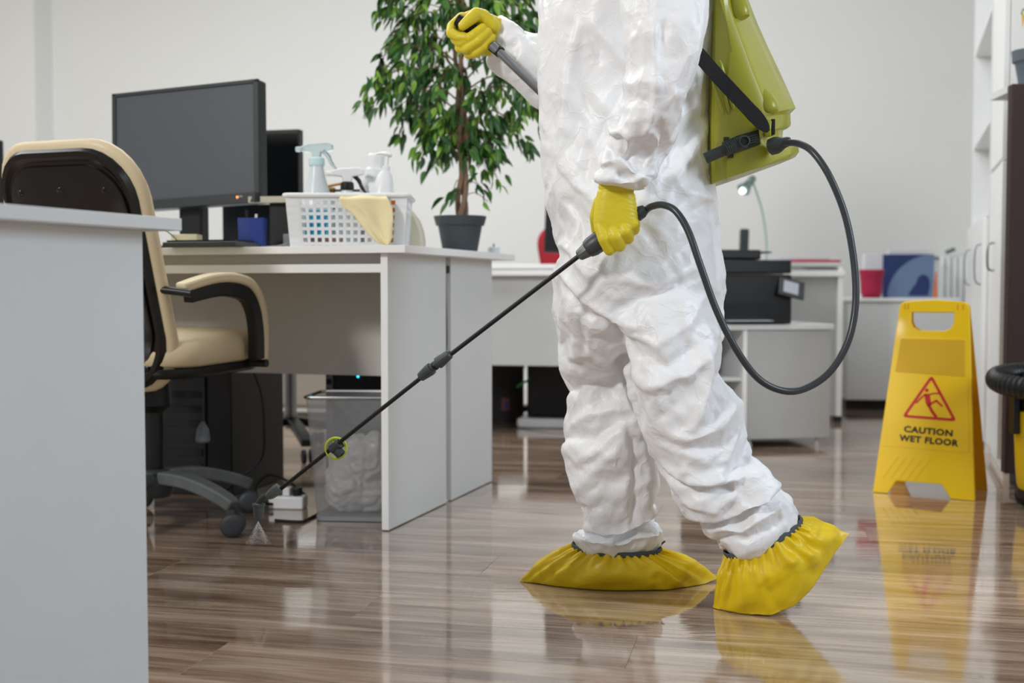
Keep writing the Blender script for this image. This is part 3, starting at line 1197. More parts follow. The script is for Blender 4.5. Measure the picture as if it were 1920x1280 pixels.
# vertical ribs on the near side
for (x0, y0, x1, y1) in ((1343, 122, 1367, 212), (1349, 112, 1376, 208), (1337, 150, 1357, 215)):
    q = MB()
    q.tube(spline([P(x0, y0, 2.303), P((x0 + x1) / 2, (y0 + y1) / 2, 2.303), P(x1, y1, 2.303)], 4),
           [0.0015] + [0.0042] * 7 + [0.0015], 10)
    ob('rib', q, LIME, tank, world=True)
# grey holder with ribbed grip in its dark recess
q = MB()
q.prism([(P(x, y, 2.3).x, P(x, y, 2.3).z) for x, y in ((1380, 255), (1422, 243), (1426, 270), (1384, 285))], 0.01,
        Matrix(((1, 0, 0, 0), (0, 0, 1, 2.2985), (0, 1, 0, 0), (0, 0, 0, 1))))
ob('recess', q, mat('dark_olive_plastic', '#26280c', 0.6), tank, world=True)
q = MB().tube([P(1322, 297, 2.296), P(1345, 287, 2.293), P(1366, 278, 2.291)], 0.0108, 14)
clip = ob('lance_holder', q, DGREY, sprayer, world=True)
q = MB()
for i in range(8):
    t = i / 7
    a = P(1361 + 21 * t, 279 - 9 * t, 2.289)
    q.tube([a + Vector((-0.0011, 0, -0.0005)), a + Vector((0.0011, 0, 0.0005))], 0.0150, 16)
q.tube([P(1358, 281, 2.29), P(1397, 265, 2.289)], 0.0136, 16)
ob('ribbed_grip', q, DGREY, clip, world=True, bevel=0.0006)
q = MB().lathe([(0.0112, 0), (0.0112, 0.006), (0.0082, 0.0065), (0.008, 0.001)], P(1395, 265, 2.278), 20, (0, -1, 0))
ob('socket_ring', q, DGREY, clip, world=True)
q = MB().lathe([(0.008, 0), (0.008, 0.0015)], P(1395, 265, 2.2755), 20, (0, -1, 0))
ob('socket_hole', q, BLACKM, clip, world=True)
for i in range(4):
    q = MB().tube([P(1404, 256.5 + i * 4.2, 2.295), P(1419, 252 + i * 4.2, 2.295)], 0.0013, 8)
    ob('holder_groove', q, DGREY, clip, world=True)
# small square notches and strap slot
for (x, y) in ((1362, 262), (1370, 291)):
    a = P(x, y, 2.3)
    ob('notch', MB().box(a - Vector((0.005, 0.004, 0.005)), a + Vector((0.005, 0.004, 0.005))), mat('dark_olive_plastic', '#33350f', 0.6), tank, world=True)
a = P(1446, 240, 2.318)
q = MB().box(a - Vector((0.0035, 0.02, 0.015)), a + Vector((0.0035, 0.004, 0.015)))
ob('strap_slot', q, BLACKM, tank, world=True, bevel=0.001)
q = MB()
q.ribbon(spline([P(1441, 226, 2.298), P(1440, 240, 2.29), P(1440, 256, 2.298)], 3), 0.012, 0.008, (1, 0, 0))
ob('strap_lug', q, LIME, tank, world=True, bevel=0.003)
# strap
q = MB()
sp_ = spline([P(1258, 50, 2.225), P(1306, 98, 2.262), P(1345, 142, 2.286), P(1390, 190, 2.282), P(1420, 222, 2.284), P(1441, 246, 2.288)], 6)
q.ribbon(sp_, [0.028] * (len(sp_) - 9) + [0.029, 0.029, 0.028, 0.027, 0.025, 0.022, 0.018, 0.013, 0.008], 0.0022, (0.6, 0, 0.75))
ob('shoulder_strap', q, mat('black_webbing', '#141318', 0.7, bump=0.6, bscale=500, var=0.08, vscale=60), sprayer, world=True, bevel=0.0006)
# hose connector
ax = (P(1474, 267, 2.27) - P(1440, 278, 2.29))
q = MB().lathe([(0.011, -0.003), (0.0160, 0.0), (0.0170, 0.012), (0.0150, 0.020), (0.0108, 0.028), (0.0092, 0.038), (0.007, 0.042)],
               P(1444, 276, 2.29), 14, ax)
nut = ob('hose_nut', q, DGREY, sprayer, world=True, ang=25)
hp = [(1470, 268, 2.27), (1497, 269, 2.25), (1525, 286, 2.22), (1556, 332, 2.2), (1585, 405, 2.19), (1601, 490, 2.18), (1604, 570, 2.17),
      (1590, 640, 2.16), (1556, 697, 2.15), (1510, 728, 2.14), (1466, 732, 2.13), (1420, 708, 2.12), (1378, 651, 2.11), (1342, 578, 2.11),
      (1312, 494, 2.115), (1290, 432, 2.13), (1267, 396, 2.145), (1243, 384, 2.165), (1222, 387, 2.185), (1212, 393, 2.195)]
q = MB().tube(spline([P(*a) for a in hp], 7), 0.0066, 14)
ob('hose', q, HOSEM, sprayer, world=True)
# pump lever
q = MB().tube([P(922, 84, 2.615), P(1016, 174, 2.60), P(1060, 217, 2.64), P(1180, 330, 2.69), P(1330, 330, 2.66)], 0.0096, 16)
lv = ob('pump_lever', q, STEEL, sprayer, world=True)
q = MB().tube([P(856, 36, 2.640), P(866, 42, 2.640), P(890, 58, 2.642), P(914, 79, 2.642), P(926, 89, 2.626), P(939, 99, 2.612)], [0.0135, 0.0145, 0.013, 0.012, 0.0122, 0.0124], 18)
ob('lever_grip', q, BLACKM, lv, world=True, bevel=0.002)

# ---- lance (one thing held in the hand)
NZ = P(485, 958, 2.55)
lance = thing('spray_lance', 'long black spray lance with dark grey handle held in the lowered yellow glove', 'lance', tuple(P(800, 690, 2.4)))


def lp(px, py, t):
    return P(px, py, 2.20 + (2.52 - 2.20) * t)


h0, h1 = lp(1212, 390, -0.02), lp(1092, 474, 0.06)
dr = (h1 - h0)
q = MB().lathe([(0.004, -0.002), (0.009, 0), (0.0125, 0.008), (0.0128, 0.02), (0.0105, 0.024), (0.0108, 0.03), (0.0125, 0.05), (0.0135, 0.08),
                (0.0155, 0.088), (0.0185, 0.096), (0.0200, 0.106), (0.0195, 0.121), (0.0168, 0.131), (0.0140, 0.133)],
               lp(1210, 392, -0.02), 18, dr)
hnd = ob('handle', q, DGREY, lance, world=True, ang=28)
q = MB().lathe([(0.0145, 0), (0.0150, 0.006), (0.011, 0.024), (0.0085, 0.0265), (0.005, 0.028)], lp(1106, 465, 0.055), 10, dr)
ob('collar', q, mat('mid_grey_plastic', '#555c5c', 0.38), lance, world=True, ang=20)
q = MB().tube([lp(1098, 470, 0.06), lp(840, 668, 0.42)], 0.0047, 14)
ob('tube', q, BLACK, lance, world=True)
q = MB().tube([lp(812, 690, 0.46), lp(518, 923, 0.95)], 0.0045, 14)
ob('tube', q, BLACK, lance, world=True)
d2 = (lp(787, 708, 0.5) - lp(845, 662, 0.41))
L2_ = d2.length
q = MB().lathe([(0.006, 0), (0.0095, 0.003), (0.0125, L2_ * 0.34), (0.0125, L2_ * 0.40), (0.0088, L2_ * 0.41), (0.0088, L2_ * 0.6), (0.0125, L2_ * 0.61),
                (0.0125, L2_ * 0.7), (0.0095, L2_ * 0.97), (0.006, L2_)], lp(845, 662, 0.41), 14, d2)
jn = ob('coupling', q, DGREY, lance, world=True, ang=22)
q = MB().lathe([(0.0092, L2_ * 0.47), (0.0096, L2_ * 0.48), (0.0096, L2_ * 0.53), (0.0092, L2_ * 0.54)], lp(845, 662, 0.41), 14, d2)
ob('ring', q, BLACK, jn, world=True)
# wheel clip
c0 = lp(630, 840, 0.78)
q = MB().lathe([(0.0232, -0.002), (0.0245, 0.004), (0.0232, 0.009), (0.0205, 0.009), (0.0200, 0.002), (0.0200, -0.002)], c0 + Vector((0, 0.004, 0)), 32, (0, -1, 0), False, False)
q.f += []
rg = ob('clip_ring', q, mat('lime_ring_plastic', '#b5c21c', 0.4), lance, world=True)
for ang_ in (20, 110, 200, 290):
    a_ = math.radians(ang_)
    q = MB().tube([c0, c0 + Vector((math.cos(a_) * 0.021, 0, math.sin(a_) * 0.021))], 0.0028, 8)
    ob('spoke', q, mat('lime_ring_plastic', '#b5c21c', 0.4), rg, world=True)
dd = (lp(518, 923, 0.95) - lp(845, 662, 0.41)).normalized()
q = MB().tube([c0 - dd * 0.014 + Vector((0, -0.002, 0.003)), c0 + dd * 0.012 + Vector((0, -0.002, 0.003))], 0.0105, 14)
q.tube([c0 + Vector((0.002, -0.002, -0.004)), c0 + Vector((0.012, -0.004, -0.014))], 0.011, 12)
ob('clip', q, DGREY, lance, world=True, bevel=0.001)
# elbow and nozzle
NY_ = 2.515
q = MB().lathe([(0.006, -0.002), (0.0118, 0.0), (0.0128, 0.008), (0.0112, 0.024), (0.008, 0.031), (0.0055, 0.034)], lp(524, 914, 0.94), 10,
               (P(488, 942, NY_) - P(524, 914, NY_)))
ob('elbow_nut', q, mat('mid_grey_plastic', '#555c5c', 0.38), lance, world=True, ang=20)
q = MB().tube(spline([P(506, 926, NY_), P(493, 933, NY_), P(486, 941, NY_), P(485, 950, NY_)], 4), 0.0068, 14)
ob('elbow', q, DGREY, lance, world=True)
q = MB().lathe([(0.0115, 0), (0.0145, -0.001), (0.0145, -0.006), (0.012, -0.007), (0.0125, -0.012), (0.0105, -0.033), (0.009, -0.0335)],
               P(485, 943, NY_), 12)
nz = ob('nozzle', q, mat('nozzle_grey_plastic', '#454b4c', 0.4), lance, world=True, ang=20)

# spray: fine droplets
q = MB()
tip = P(484, 974, NY_)
for i in range(2600):
    t = random.random() ** 0.75
    z = -0.003 - t * 0.05
    w = 0.022 * t / 1.0
    u = random.choice((random.gauss(0.85, 0.22), random.gauss(0, 0.55), random.gauss(-0.8, 0.3)))
    u = max(-1.25, min(1.25, u))
    a = random.uniform(-1, 1) * math.sqrt(max(0.02, 1 - min(1, u * u)))
    p = tip + Vector((u * w, a * w * 0.8, z))
    if p.z < 0.003:
        continue
    r = 0.00033 * random.uniform(0.6, 1.3) * (1 - 0.45 * t)
    q.add([p + Vector((r, 0, -r)), p + Vector((-r, r, -r)), p + Vector((-r, -r, -r)), p + Vector((0, 0, r * 1.5))],
          [(0, 1, 2), (0, 3, 1), (1, 3, 2), (2, 3, 0)])
sp = ob('spray_mist', q, mat('water_droplets', '#ffffff', 0.25, var=0, trans=0.3, ior=1.33), smooth=False)
tag(sp, 'fan of fine water mist leaving the lance nozzle above the floor', 'spray', kind='stuff')

# ------------------------------------------------------------------ wet floor sign
SY = 3.57
s0, s1 = P(1650, 930, SY), P(1836, 940, 3.50)
sgx = 0.5 * (s0.x + s1.x)
sign = thing('wet_floor_sign', 'yellow folding wet floor sign with red warning triangle standing on the wet floor', 'sign', (sgx + 0.070, 3.71, 0), math.radians(-31))
SHT = 0.625


def face_poly(inset=0.0):
    """front leaf of the sign in its own plane: x, height along the leaf"""
    i = inset
    return [(-0.155 + i, 0 + i), (-0.108 - i * 0.3, 0 + i), (-0.085, 0.042 + i), (0.052, 0.042 + i), (0.080 + i * 0.3, 0 + i), (0.150 - i, 0 + i),
            (0.106 - i, 0.600 - i), (0.09, 0.612 - i), (0.0, 0.618 - i), (-0.09, 0.612 - i), (-0.104 + i, 0.600 - i)]


def leaf(sgn, tilt):
    # leaf plane leans back: local x right, y up along leaf
    return Matrix.Translation((0.0, -sgn * 0.115, 0)) @ Matrix.Rotation(sgn * math.radians(tilt), 4, 'X') @ Matrix.Rotation(PI / 2, 4, 'X')


def with_hole(outer, hole, d, M):
    """plate with one hole through it"""
    bm = bmesh.new()
    vo = [bm.verts.new((x, y, 0)) for x, y in outer]
    vh = [bm.verts.new((x, y, 0)) for x, y in hole]
    es = [bm.edges.new((vo[i], vo[(i + 1) % len(vo)])) for i in range(len(vo))]
    es += [bm.edges.new((vh[i], vh[(i + 1) % len(vh)])) for i in range(len(vh))]
    r = bmesh.ops.triangle_fill(bm, use_beauty=True, use_dissolve=False, edges=es)
    ret = bmesh.ops.extrude_face_region(bm, geom=bm.faces[:])
    for v in [g_ for g_ in ret['geom'] if isinstance(g_, bmesh.types.BMVert)]:
        v.co.z += d
    bmesh.ops.recalc_face_normals(bm, faces=bm.faces)
    bm.transform(M)
    m_ = MB()
    bm.verts.ensure_lookup_table()
    for i, v in enumerate(bm.verts):
        v.index = i
    m_.add([v.co.copy() for v in bm.verts], [tuple(v.index for v in f.verts) for f in bm.faces])
    bm.free()
    return m_


LF = leaf(1, -10.5)
hole = [(-0.066, 0.578), (0.062, 0.578), (0.062, 0.546), (0.055, 0.529), (0.038, 0.519), (-0.040, 0.519), (-0.058, 0.529), (-0.066, 0.546)]
front = ob('front_leaf', with_hole(face_poly(), hole, 0.006, LF), YELLOW, sign, bevel=0.0018)
LB = leaf(-1, -10.5)
back = ob('back_leaf', with_hole(face_poly(), hole, 0.006, LB @ Matrix.Translation((0, 0, 0.0))), ORANGE_Y, sign, bevel=0.0018)
# side flanges of the front leaf
for sx, xa, xb in ((-1, -0.155, -0.104), (1, 0.150, 0.106)):
    q = MB()
    q.prism([(xa, 0.004), (xa + -sx * 0.010, 0.004), (xb - sx * 0.010, 0.598), (xb, 0.598)], 0.012, LF, z0=-0.010)
    ob('flange', q, YELLOW, front, bevel=0.0015)
# frame ridges, panels
q = MB().prism([(-0.106, 0.385), (0.103, 0.378), (0.098, 0.492), (-0.094, 0.492)], 0.0016, LF, z0=0.006)
ob('blank_panel', q, mat('satin_mustard_plastic', '#e0b020', 0.5, bump=0.1, bscale=200), front, bevel=0.0006)
q = MB().prism([(-0.132, 0.148), (0.128, 0.143), (0.104, 0.496), (-0.101, 0.496)], 0.0012, LF, z0=0.0055)
ob('print_panel', q, YELLOW, front, bevel=0.0008)
for i in range(5):
    x = -0.128 + i * 0.024
    q = MB().prism([(x, 0.048), (x + 0.004, 0.048), (x + 0.046, 0.118), (x + 0.042, 0.118)], 0.002, LF, z0=0.0055)
    ob('moulded_rib', q, YELLOW, front, bevel=0.0007)
for x in (-0.088, -0.078, 0.072, 0.088):
    q = MB().box((x - 0.0022, 0.586, 0.0045), (x + 0.0022, 0.603, 0.0066), LF)
    ob('hinge_slot', q, ORANGE_Y, front)
q = MB().tube([LF @ Vector((-0.1, 0.600, -0.004)), LF @ Vector((0.101, 0.600, -0.004))], 0.009, 12)
ob('hinge', q, YELLOW, sign)
# red triangle pictogram
RED = mat('red_print', '#d0242c', 0.45)
TRI = [(0.005, 0.380), (0.087, 0.238), (-0.078, 0.242)]


def tri_round(k, r):
    cx = sum(p[0] for p in TRI) / 3
    cy = sum(p[1] for p in TRI) / 3
    T = [Vector((cx + (x - cx) * k, cy + (y - cy) * k)) for x, y in TRI]
    out = []
    for i in range(3):
        p, a, b = T[i], T[i - 1], T[(i + 1) % 3]
        u = (a - p).normalized() * r * 1.7
        v = (b - p).normalized() * r * 1.7
        for j in range(6):
            t = j / 5
            out.append(tuple((p + u) * (1 - t) ** 2 + p * 2 * t * (1 - t) + (p + v) * t * t))
    return out


pg = ob('warning_triangle', with_hole(tri_round(1.0, 0.009), tri_round(0.83, 0.004), 0.0008, LF @ Matrix.Translation((0, 0, 0.0067))), RED, front)


def stroke(m_, pts, w):
    M_ = FG
    for (x0, y0), (x1, y1) in zip(pts, pts[1:]):
        a, b = Vector((x0, y0)), Vector((x1, y1))
        d = (b - a)
        n = Vector((-d.y, d.x)).normalized() * w / 2
        e = d.normalized() * w * 0.25
        m_.prism([tuple(a - e + n), tuple(a - e - n), tuple(b + e - n), tuple(b + e + n)], 0.0008, M_, 0.0067)


FG = LF @ Matrix.Translation((0.004, 0.053, 0)) @ Matrix.Diagonal((0.86, 0.86, 1, 1))
q = MB()
q.prism([(-0.0125 + 0.0068 * math.cos(2 * PI * i / 14), 0.3225 + 0.0068 * math.sin(2 * PI * i / 14)) for i in range(14)], 0.0008, FG, 0.0067)
stroke(q, [(-0.010, 0.305), (0.012, 0.312), (0.034, 0.313)], 0.0055)
stroke(q, [(-0.017, 0.307), (-0.032, 0.293), (-0.047, 0.275)], 0.0058)
q.prism([(-0.022, 0.310), (-0.002, 0.309), (0.004, 0.280), (0.006, 0.268), (-0.006, 0.262), (-0.014, 0.275), (-0.018, 0.295)], 0.0008, FG, 0.0067)
stroke(q, [(-0.002, 0.270), (0.022, 0.286), (0.043, 0.268)], 0.0068)
stroke(q, [(-0.003, 0.268), (0.010, 0.246), (0.024, 0.228)], 0.0105)
ob('slipping_figure', q, RED, front)
INK = mat('black_print', '#2a2414', 0.5)


def text(body, size, M, parent, m, name='lettering', sx=1.0, extr=0.0004, bold=0.0, world=False):
    cu = bpy.data.curves.new('t', 'FONT')
    cu.body = body
    cu.size = size
    cu.align_x = 'CENTER'
    cu.align_y = 'CENTER'
    cu.extrude = extr
    cu.offset = bold
    cu.resolution_u = 3
    cu.space_character = 1.1
    o = bpy.data.objects.new('t', cu)
    COL.objects.link(o)
    me = evaluated(o)
    bpy.data.objects.remove(o)
    me.materials.clear()
    M2 = M @ Matrix.Diagonal((sx, 1, 1, 1))
    if world:
        M2 = MW[parent.name].inverted() @ M2
    me.transform(M2)
    return link_mesh(name, me, m, parent)


text('CAUTION', 0.0262, LF @ Matrix.Translation((0.004, 0.202, 0.0072)) @ Matrix.Rotation(math.radians(-2), 4, 'Z'), front, INK, sx=1.16, bold=0.0010)
text('WET FLOOR', 0.0262, LF @ Matrix.Translation((0.006, 0.173, 0.0072)) @ Matrix.Rotation(math.radians(-2), 4, 'Z'), front, INK, sx=1.10, bold=0.0010)

# ------------------------------------------------------------------ long white desk
DK = math.radians(-18)
desk = thing('desk', 'white laminate desk carrying the monitors, basket and potted ficus', 'desk', (-0.277, 3.05, 0), DK)
DM = MW[desk.name]
DT = 0.757
ob('desktop', MB().box((-1.45, 0, DT - 0.02), (0, 0.93, DT)), WHITE_LAM, desk, bevel=0.001)
pn = ob('side_panel', MB().box((-0.080, 0.023, 0.003), (-0.060, 0.445, DT - 0.02)), GREY_LAM, desk, bevel=0.0005)  # same white laminate as the top; its shade is put into the greyer colour
ob('lit_edge', MB().box((-0.080, 0.0220, 0.003), (-0.060, 0.0231, DT - 0.02)), WHITE_LAM, pn, bevel=0.0005)  # front edge left white: the light on it is put into the colour
pn = ob('side_panel', MB().box((-0.080, 0.488, 0.003), (-0.060, 0.865, DT - 0.02)), GREY_LAM, desk, bevel=0.0005)  # greyed for shade like the front panel
ob('lit_edge', MB().box((-0.080, 0.4870, 0.003), (-0.060, 0.4881, DT - 0.02)), WHITE_LAM, pn, bevel=0.0005)  # white strip for the light on this panel's front edge
ob('side_panel', MB().box((-1.39, 0.022, 0.003), (-1.37, 0.445, DT - 0.02)), WHITE_LAM, desk, bevel=0.001)
ob('side_panel', MB().box((-1.39, 0.487, 0.003), (-1.37, 0.865, DT - 0.02)), WHITE_LAM, desk, bevel=0.001)
ob('front_rail', MB().box((-1.37, 0.024, 0.686), (-0.08, 0.042, 0.709)), WHITE_LAM, desk, bevel=0.001)
ob('upper_rail', MB().box((-1.37, 0.062, 0.700), (-0.08, 0.080, DT - 0.02)), mat('warm_grey_laminate', '#c9c6bf', 0.5, bump=0.03), desk, bevel=0.001)
ob('modesty_panel', MB().box((-1.37, 0.36, 0.385), (-0.08, 0.376, DT - 0.02)), mat('warm_grey_laminate', '#c9c6bf', 0.5, bump=0.03), desk, bevel=0.001)
ob('cable', MB().tube(spline([DM @ Vector((-0.075, 0.463, 0.735)), DM @ Vector((-0.07, 0.466, 0.5)), DM @ Vector((-0.078, 0.468, 0.3)), DM @ Vector((-0.075, 0.465, 0.003))], 5), 0.006, 8), BLACK, desk, world=True)
ob('cable_clip', MB().box((-0.085, 0.449, 0.69), (-0.062, 0.484, 0.712)), BLACKM, desk, bevel=0.002)


def D(px, Y, z=DT):
    """point on the desktop height under pixel column px at distance Y"""
    return Vector(((px - 960) / F * Y, Y, z))


# front-left counter, close to the camera
ctr = thing('desk', 'white desk edge and side panel close to the camera in the left foreground', 'desk', (-0.499, 1.78, 0), math.atan2(-0.138, 0.32))
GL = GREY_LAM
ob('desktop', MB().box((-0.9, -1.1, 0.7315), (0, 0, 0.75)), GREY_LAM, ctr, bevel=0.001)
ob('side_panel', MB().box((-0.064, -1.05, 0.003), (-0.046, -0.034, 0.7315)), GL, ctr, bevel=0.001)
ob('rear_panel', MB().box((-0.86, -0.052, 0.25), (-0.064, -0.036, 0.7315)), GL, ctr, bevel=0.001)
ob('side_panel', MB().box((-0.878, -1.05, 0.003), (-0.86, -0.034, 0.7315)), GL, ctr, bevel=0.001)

# ------------------------------------------------------------------ office chair
ch = thing('office_chair', 'cream and black leather office chair seen from behind at the white desk', 'chair', (-0.975, 3.17, 0), math.radians(-20))


def back_map(x, s, t):
    # s: height along the back 0..0.62; t: offset toward the front
    y = -0.225 + 0.05 * (1 - s / 0.6) - 0.035 * max(0, (s - 0.3)) / 0.3 - 0.10 * (s / 0.6) ** 1.4 + 0.05 * math.exp(-((s - 0.16) / 0.12) ** 2) * 0.4
    if s < 0.12:
        y += (0.12 - s) * 0.25
    curve = 0.35 * x * x
    return Vector((x, y + t + curve, 0.377 + s * 1.04))


def back_outline(w, h, r, taper=0.86):
    pts = rrect(w, h, r, 7, 0, h / 2)
    return [(x * (taper + (1 - taper) * (y / h)), y) for x, y in pts]


o1 = back_outline(0.44, 0.60, 0.125)
q = MB().pillow(o1, [(0.0, 0.030), (0.5, 0.034), (0.85, 0.034), (0.96, 0.028), (1.0, 0.012), (0.995, 0.0), (0.95, -0.012), (0.5, -0.012), (0.0, -0.012)], back_map)
bk = ob('backrest', q, CREAM, ch, ang=60)
o2 = [(x * 0.915, 0.010 + y * 0.945) for x, y in o1]
q = MB().pillow(o2, [(0.0, -0.030), (0.4, -0.032), (0.80, -0.031), (0.86, -0.027), (0.875, -0.021), (0.90, -0.022), (0.93, -0.031), (0.97, -0.031), (1.0, -0.018), (1.0, -0.006)], back_map)
sh = ob('back_shell', q, LEATH, ch, ang=25)
for x, s_ in ((-0.125, 0.485), (0.0, 0.488), (0.125, 0.485), (0.125, 0.30), (0.118, 0.20), (0.115, 0.06), (0, 0.2), (-0.115, 0.2)):
    p = back_map(x, s_, -0.030)
    q = MB().lathe([(0.013, -0.0015), (0.009, 0.000), (0.006, 0.004), (0.002, 0.006)], p, 12, (0, -1, 0))
    ob('button', q, LEATH, sh)
p = back_map(0.02, 0.385, -0.032)
ob('metal_tag', MB().box(p - Vector((0.018, 0.002, 0.006)), p + Vector((0.018, 0.002, 0.006))), CHROME, sh, bevel=0.001)
# seat
so = rrect(0.45, 0.46, 0.10, 6, 0, 0.04)
q = MB().pillow(so, [(0.0, -0.045), (0.9, -0.045), (0.98, -0.035), (1.0, -0.005), (0.97, 0.022), (0.85, 0.04), (0.4, 0.05), (0, 0.052)],
                lambda x, y, t: Vector((x, y, 0.485 + t + 0.03 * max(0, y) - 0.12 * max(0, y - 0.2) ** 1)))
ob('seat', q, CREAM, ch, ang=60)
q = MB().pillow(so, [(0, -0.075), (0.9, -0.072), (0.96, -0.06), (0.96, -0.046), (0, -0.046)], lambda x, y, t: Vector((x, y, 0.485 + t + 0.03 * max(0, y))))
ob('seat_pan', q, BLACK, ch, ang=60)
for sx in (-1, 1):
    path = spline([(sx * 0.238, -0.20, 0.645), (sx * 0.250, -0.10, 0.668), (sx * 0.258, -0.015, 0.672), (sx * 0.260, 0.065, 0.655), (sx * 0.258, 0.115, 0.605),
                   (sx * 0.254, 0.142, 0.53), (sx * 0.250, 0.148, 0.44)], 5)
    q = MB()
    q.ribbon(path, [0.034 + 0.012 * math.sin(PI * i / (len(path) - 1)) for i in range(len(path))], 0.026, (1, 0, 0))
    ar = ob('armrest', q, CREAM, ch, bevel=0.008, seg=3)
    q = MB()
    c_ = Vector((sx * 0.262, 0.0, 0.50))
    q.ribbon([p + (c_ - p).normalized() * 0.030 for p in path], 0.030, 0.040, (1, 0, 0))
    ob('arm_frame', q, BLACK, ar, bevel=0.004)
    q = MB().tube([(sx * 0.19, 0.14, 0.440), (sx * 0.272, 0.14, 0.440)], 0.011, 12)
    ob('arm_bracket', q, BLACK, ar)
    q = MB().tube([(sx * 0.16, -0.215, 0.645), (sx * 0.272, -0.20, 0.632)], 0.010, 12)
    ob('arm_bolt', q, BLACK, ar)
ob('gas_lift', MB().lathe([(0.045, 0.40), (0.05, 0.33), (0.03, 0.31), (0.028, 0.2), (0.026, 0.12), (0.026, 0.09)]), BLACK, ch)
q = MB()
q.lathe([(0.045, 0.08), (0.055, 0.10), (0.05, 0.14), (0.03, 0.155)])
hub = ob('base_hub', q, DGREY, ch)
cast = []
WORN = mat('worn_grey_plastic', '#5c6262', 0.55, bump=0.2, bscale=60, var=0.15, vscale=30)
for i in range(5):
    a = math.radians(20 - 30 + 72 * i)
    d = Vector((math.cos(a), math.sin(a), 0))
    q = MB()
    pts = [d * 0.04 + Vector((0, 0, 0.135)), d * 0.12 + Vector((0, 0, 0.132)), d * 0.20 + Vector((0, 0, 0.115)), d * 0.265 + Vector((0, 0, 0.092)), d * 0.29 + Vector((0, 0, 0.078))]
    q.ribbon(spline(pts, 3), [0.055 - 0.002 * k for k in range(13)], 0.034, d.cross(Vector((0, 0, 1))))
    lg = ob('leg', q, WORN, ch, bevel=0.008, seg=3)
    cc = d * 0.288
    q = MB()
    tdir = Vector((math.cos(-1.15 + 0.25 * i), math.sin(-1.15 + 0.25 * i), 0))
    for sgn in (-1, 1):
        c_ = cc + tdir * 0.016 * sgn + Vector((0, 0, 0.0315))
        q.lathe([(0.002, -0.011), (0.018, -0.0115), (0.027, -0.009), (0.0313, -0.003), (0.0313, 0.003), (0.027, 0.009), (0.018, 0.0115), (0.002, 0.011)], c_, 24, tdir)
    q.box(cc + Vector((-0.012, -0.012, 0.03)), cc + Vector((0.012, 0.012, 0.072)))
    ob('caster', q, mat('dark_caster_plastic', '#3a3e43', 0.5, bump=0.1), ch, ang=50)

# ------------------------------------------------------------------ things on the desk
# front monitor
mL, mR = P(212, 286, 3.60), P(487, 264, 3.45)
MH = 0.362
mc = (mL + mR) / 2
myaw = math.atan2(mR.y - mL.y, mR.x - mL.x)
mw_ = (Vector((mR.x, mR.y, 0)) - Vector((mL.x, mL.y, 0))).length
mon = thing('monitor', 'large black computer monitor with dark grey screen and orange power light, in front', 'monitor', (mc.x, mc.y, DT), myaw)
zc = mc.z - DT
Mt = Matrix.Translation((0, 0, zc)) @ Matrix.Rotation(math.radians(-2.3), 4, 'Y') @ Matrix.Rotation(math.radians(-4), 4, 'X')
hw, hh = mw_ / 2, MH / 2
SCR = mat('dark_screen', '#4a4f56', 0.45, coat=0.2, var=0.03, vscale=2)
q = MB()
q.box((-hw, 0.0, -hh), (hw, 0.045, hh), Mt)
ob('housing', q, mat('charcoal_plastic', '#2c3032', 0.45), mon, bevel=0.006)
q = MB().box((-hw + 0.014, -0.0015, -hh + 0.03), (hw - 0.017, 0.002, hh - 0.012), Mt)
ob('screen', q, SCR, mon)
for (a, b, c, d) in ((-hw, -hh, hw, -hh + 0.03), (-hw, hh - 0.012, hw, hh), (-hw, -hh, -hw + 0.014, hh), (hw - 0.017, -hh, hw, hh)):
    q = MB().box((a, -0.006, b), (c, 0.003, d), Mt)
    ob('bezel', q, mat('charcoal_plastic', '#2c3032', 0.45), mon, bevel=0.002)
q = MB().lathe([(0.004, 0), (0.003, 0.001)], Mt @ Vector((hw - 0.072, -0.0065, -hh + 0.018)), 12, (0, -1, 0))
ob('power_light', q, mat('orange_light', '#ff9a50', emit='#ff8030', es=2.0), mon)
ob('power_button', MB().box((hw - 0.066, -0.0075, -hh + 0.017), (hw - 0.054, -0.006, -hh + 0.022), Mt), STEEL, mon)
q = MB().box((-0.045, 0.03, 0.012), (0.035, 0.075, zc + 0.02))
ob('stand', q, BLACK, mon, bevel=0.008)
q = MB().pillow(rrect(0.26, 0.19, 0.05, 5, 0, 0.03), [(0, 0.0), (1, 0.0), (1, 0.008), (0.9, 0.014), (0, 0.014)], lambda x, y, t: Vector((x, y, t)))
ob('stand_base', q, BLACK, mon)
# rear monitor
m2 = P(520, 340, 3.86)
mon2 = thing('monitor', 'smaller black monitor behind the front monitor, beside the spray bottles', 'monitor', (m2.x, m2.y, DT), math.radians(-14))
q = MB().box((-0.20, 0.0, 0.03), (0.078, 0.035, 0.405))
ob('housing', q, BLACK, mon2, bevel=0.004)
ob('screen', MB().box((-0.19, -0.002, 0.045), (0.070, 0.002, 0.392)), mat('black_screen', '#0c0e11', 0.25), mon2)
ob('stand', MB().box((-0.10, 0.035, 0.0), (-0.02, 0.07, 0.2)), BLACK, mon2, bevel=0.004)
ob('stand_base', MB().box((-0.17, -0.01, 0.0), (0.05, 0.13, 0.012)), BLACK, mon2, bevel=0.004)
# black desk case below the shelf, with its pale board on top
rb = P(512, 420, 3.50)
riser = thing('monitor_riser', 'pale board shelf on black box behind the white basket', 'shelf', (P(605, 460, 3.44).x, 3.44, DT), math.radians(-8))
ob('board', MB().box((-0.215, -0.03, 0.137), (0.17, 0.055, 0.155)), mat('pale_beech', '#bdb5a4', 0.5, bump=0.1, stretch=(1, 12, 12)), riser, bevel=0.001)
ob('box', MB().box((-0.16, -0.005, 0.0), (0.15, 0.05, 0.1365)), BLACKM, riser, bevel=0.003)
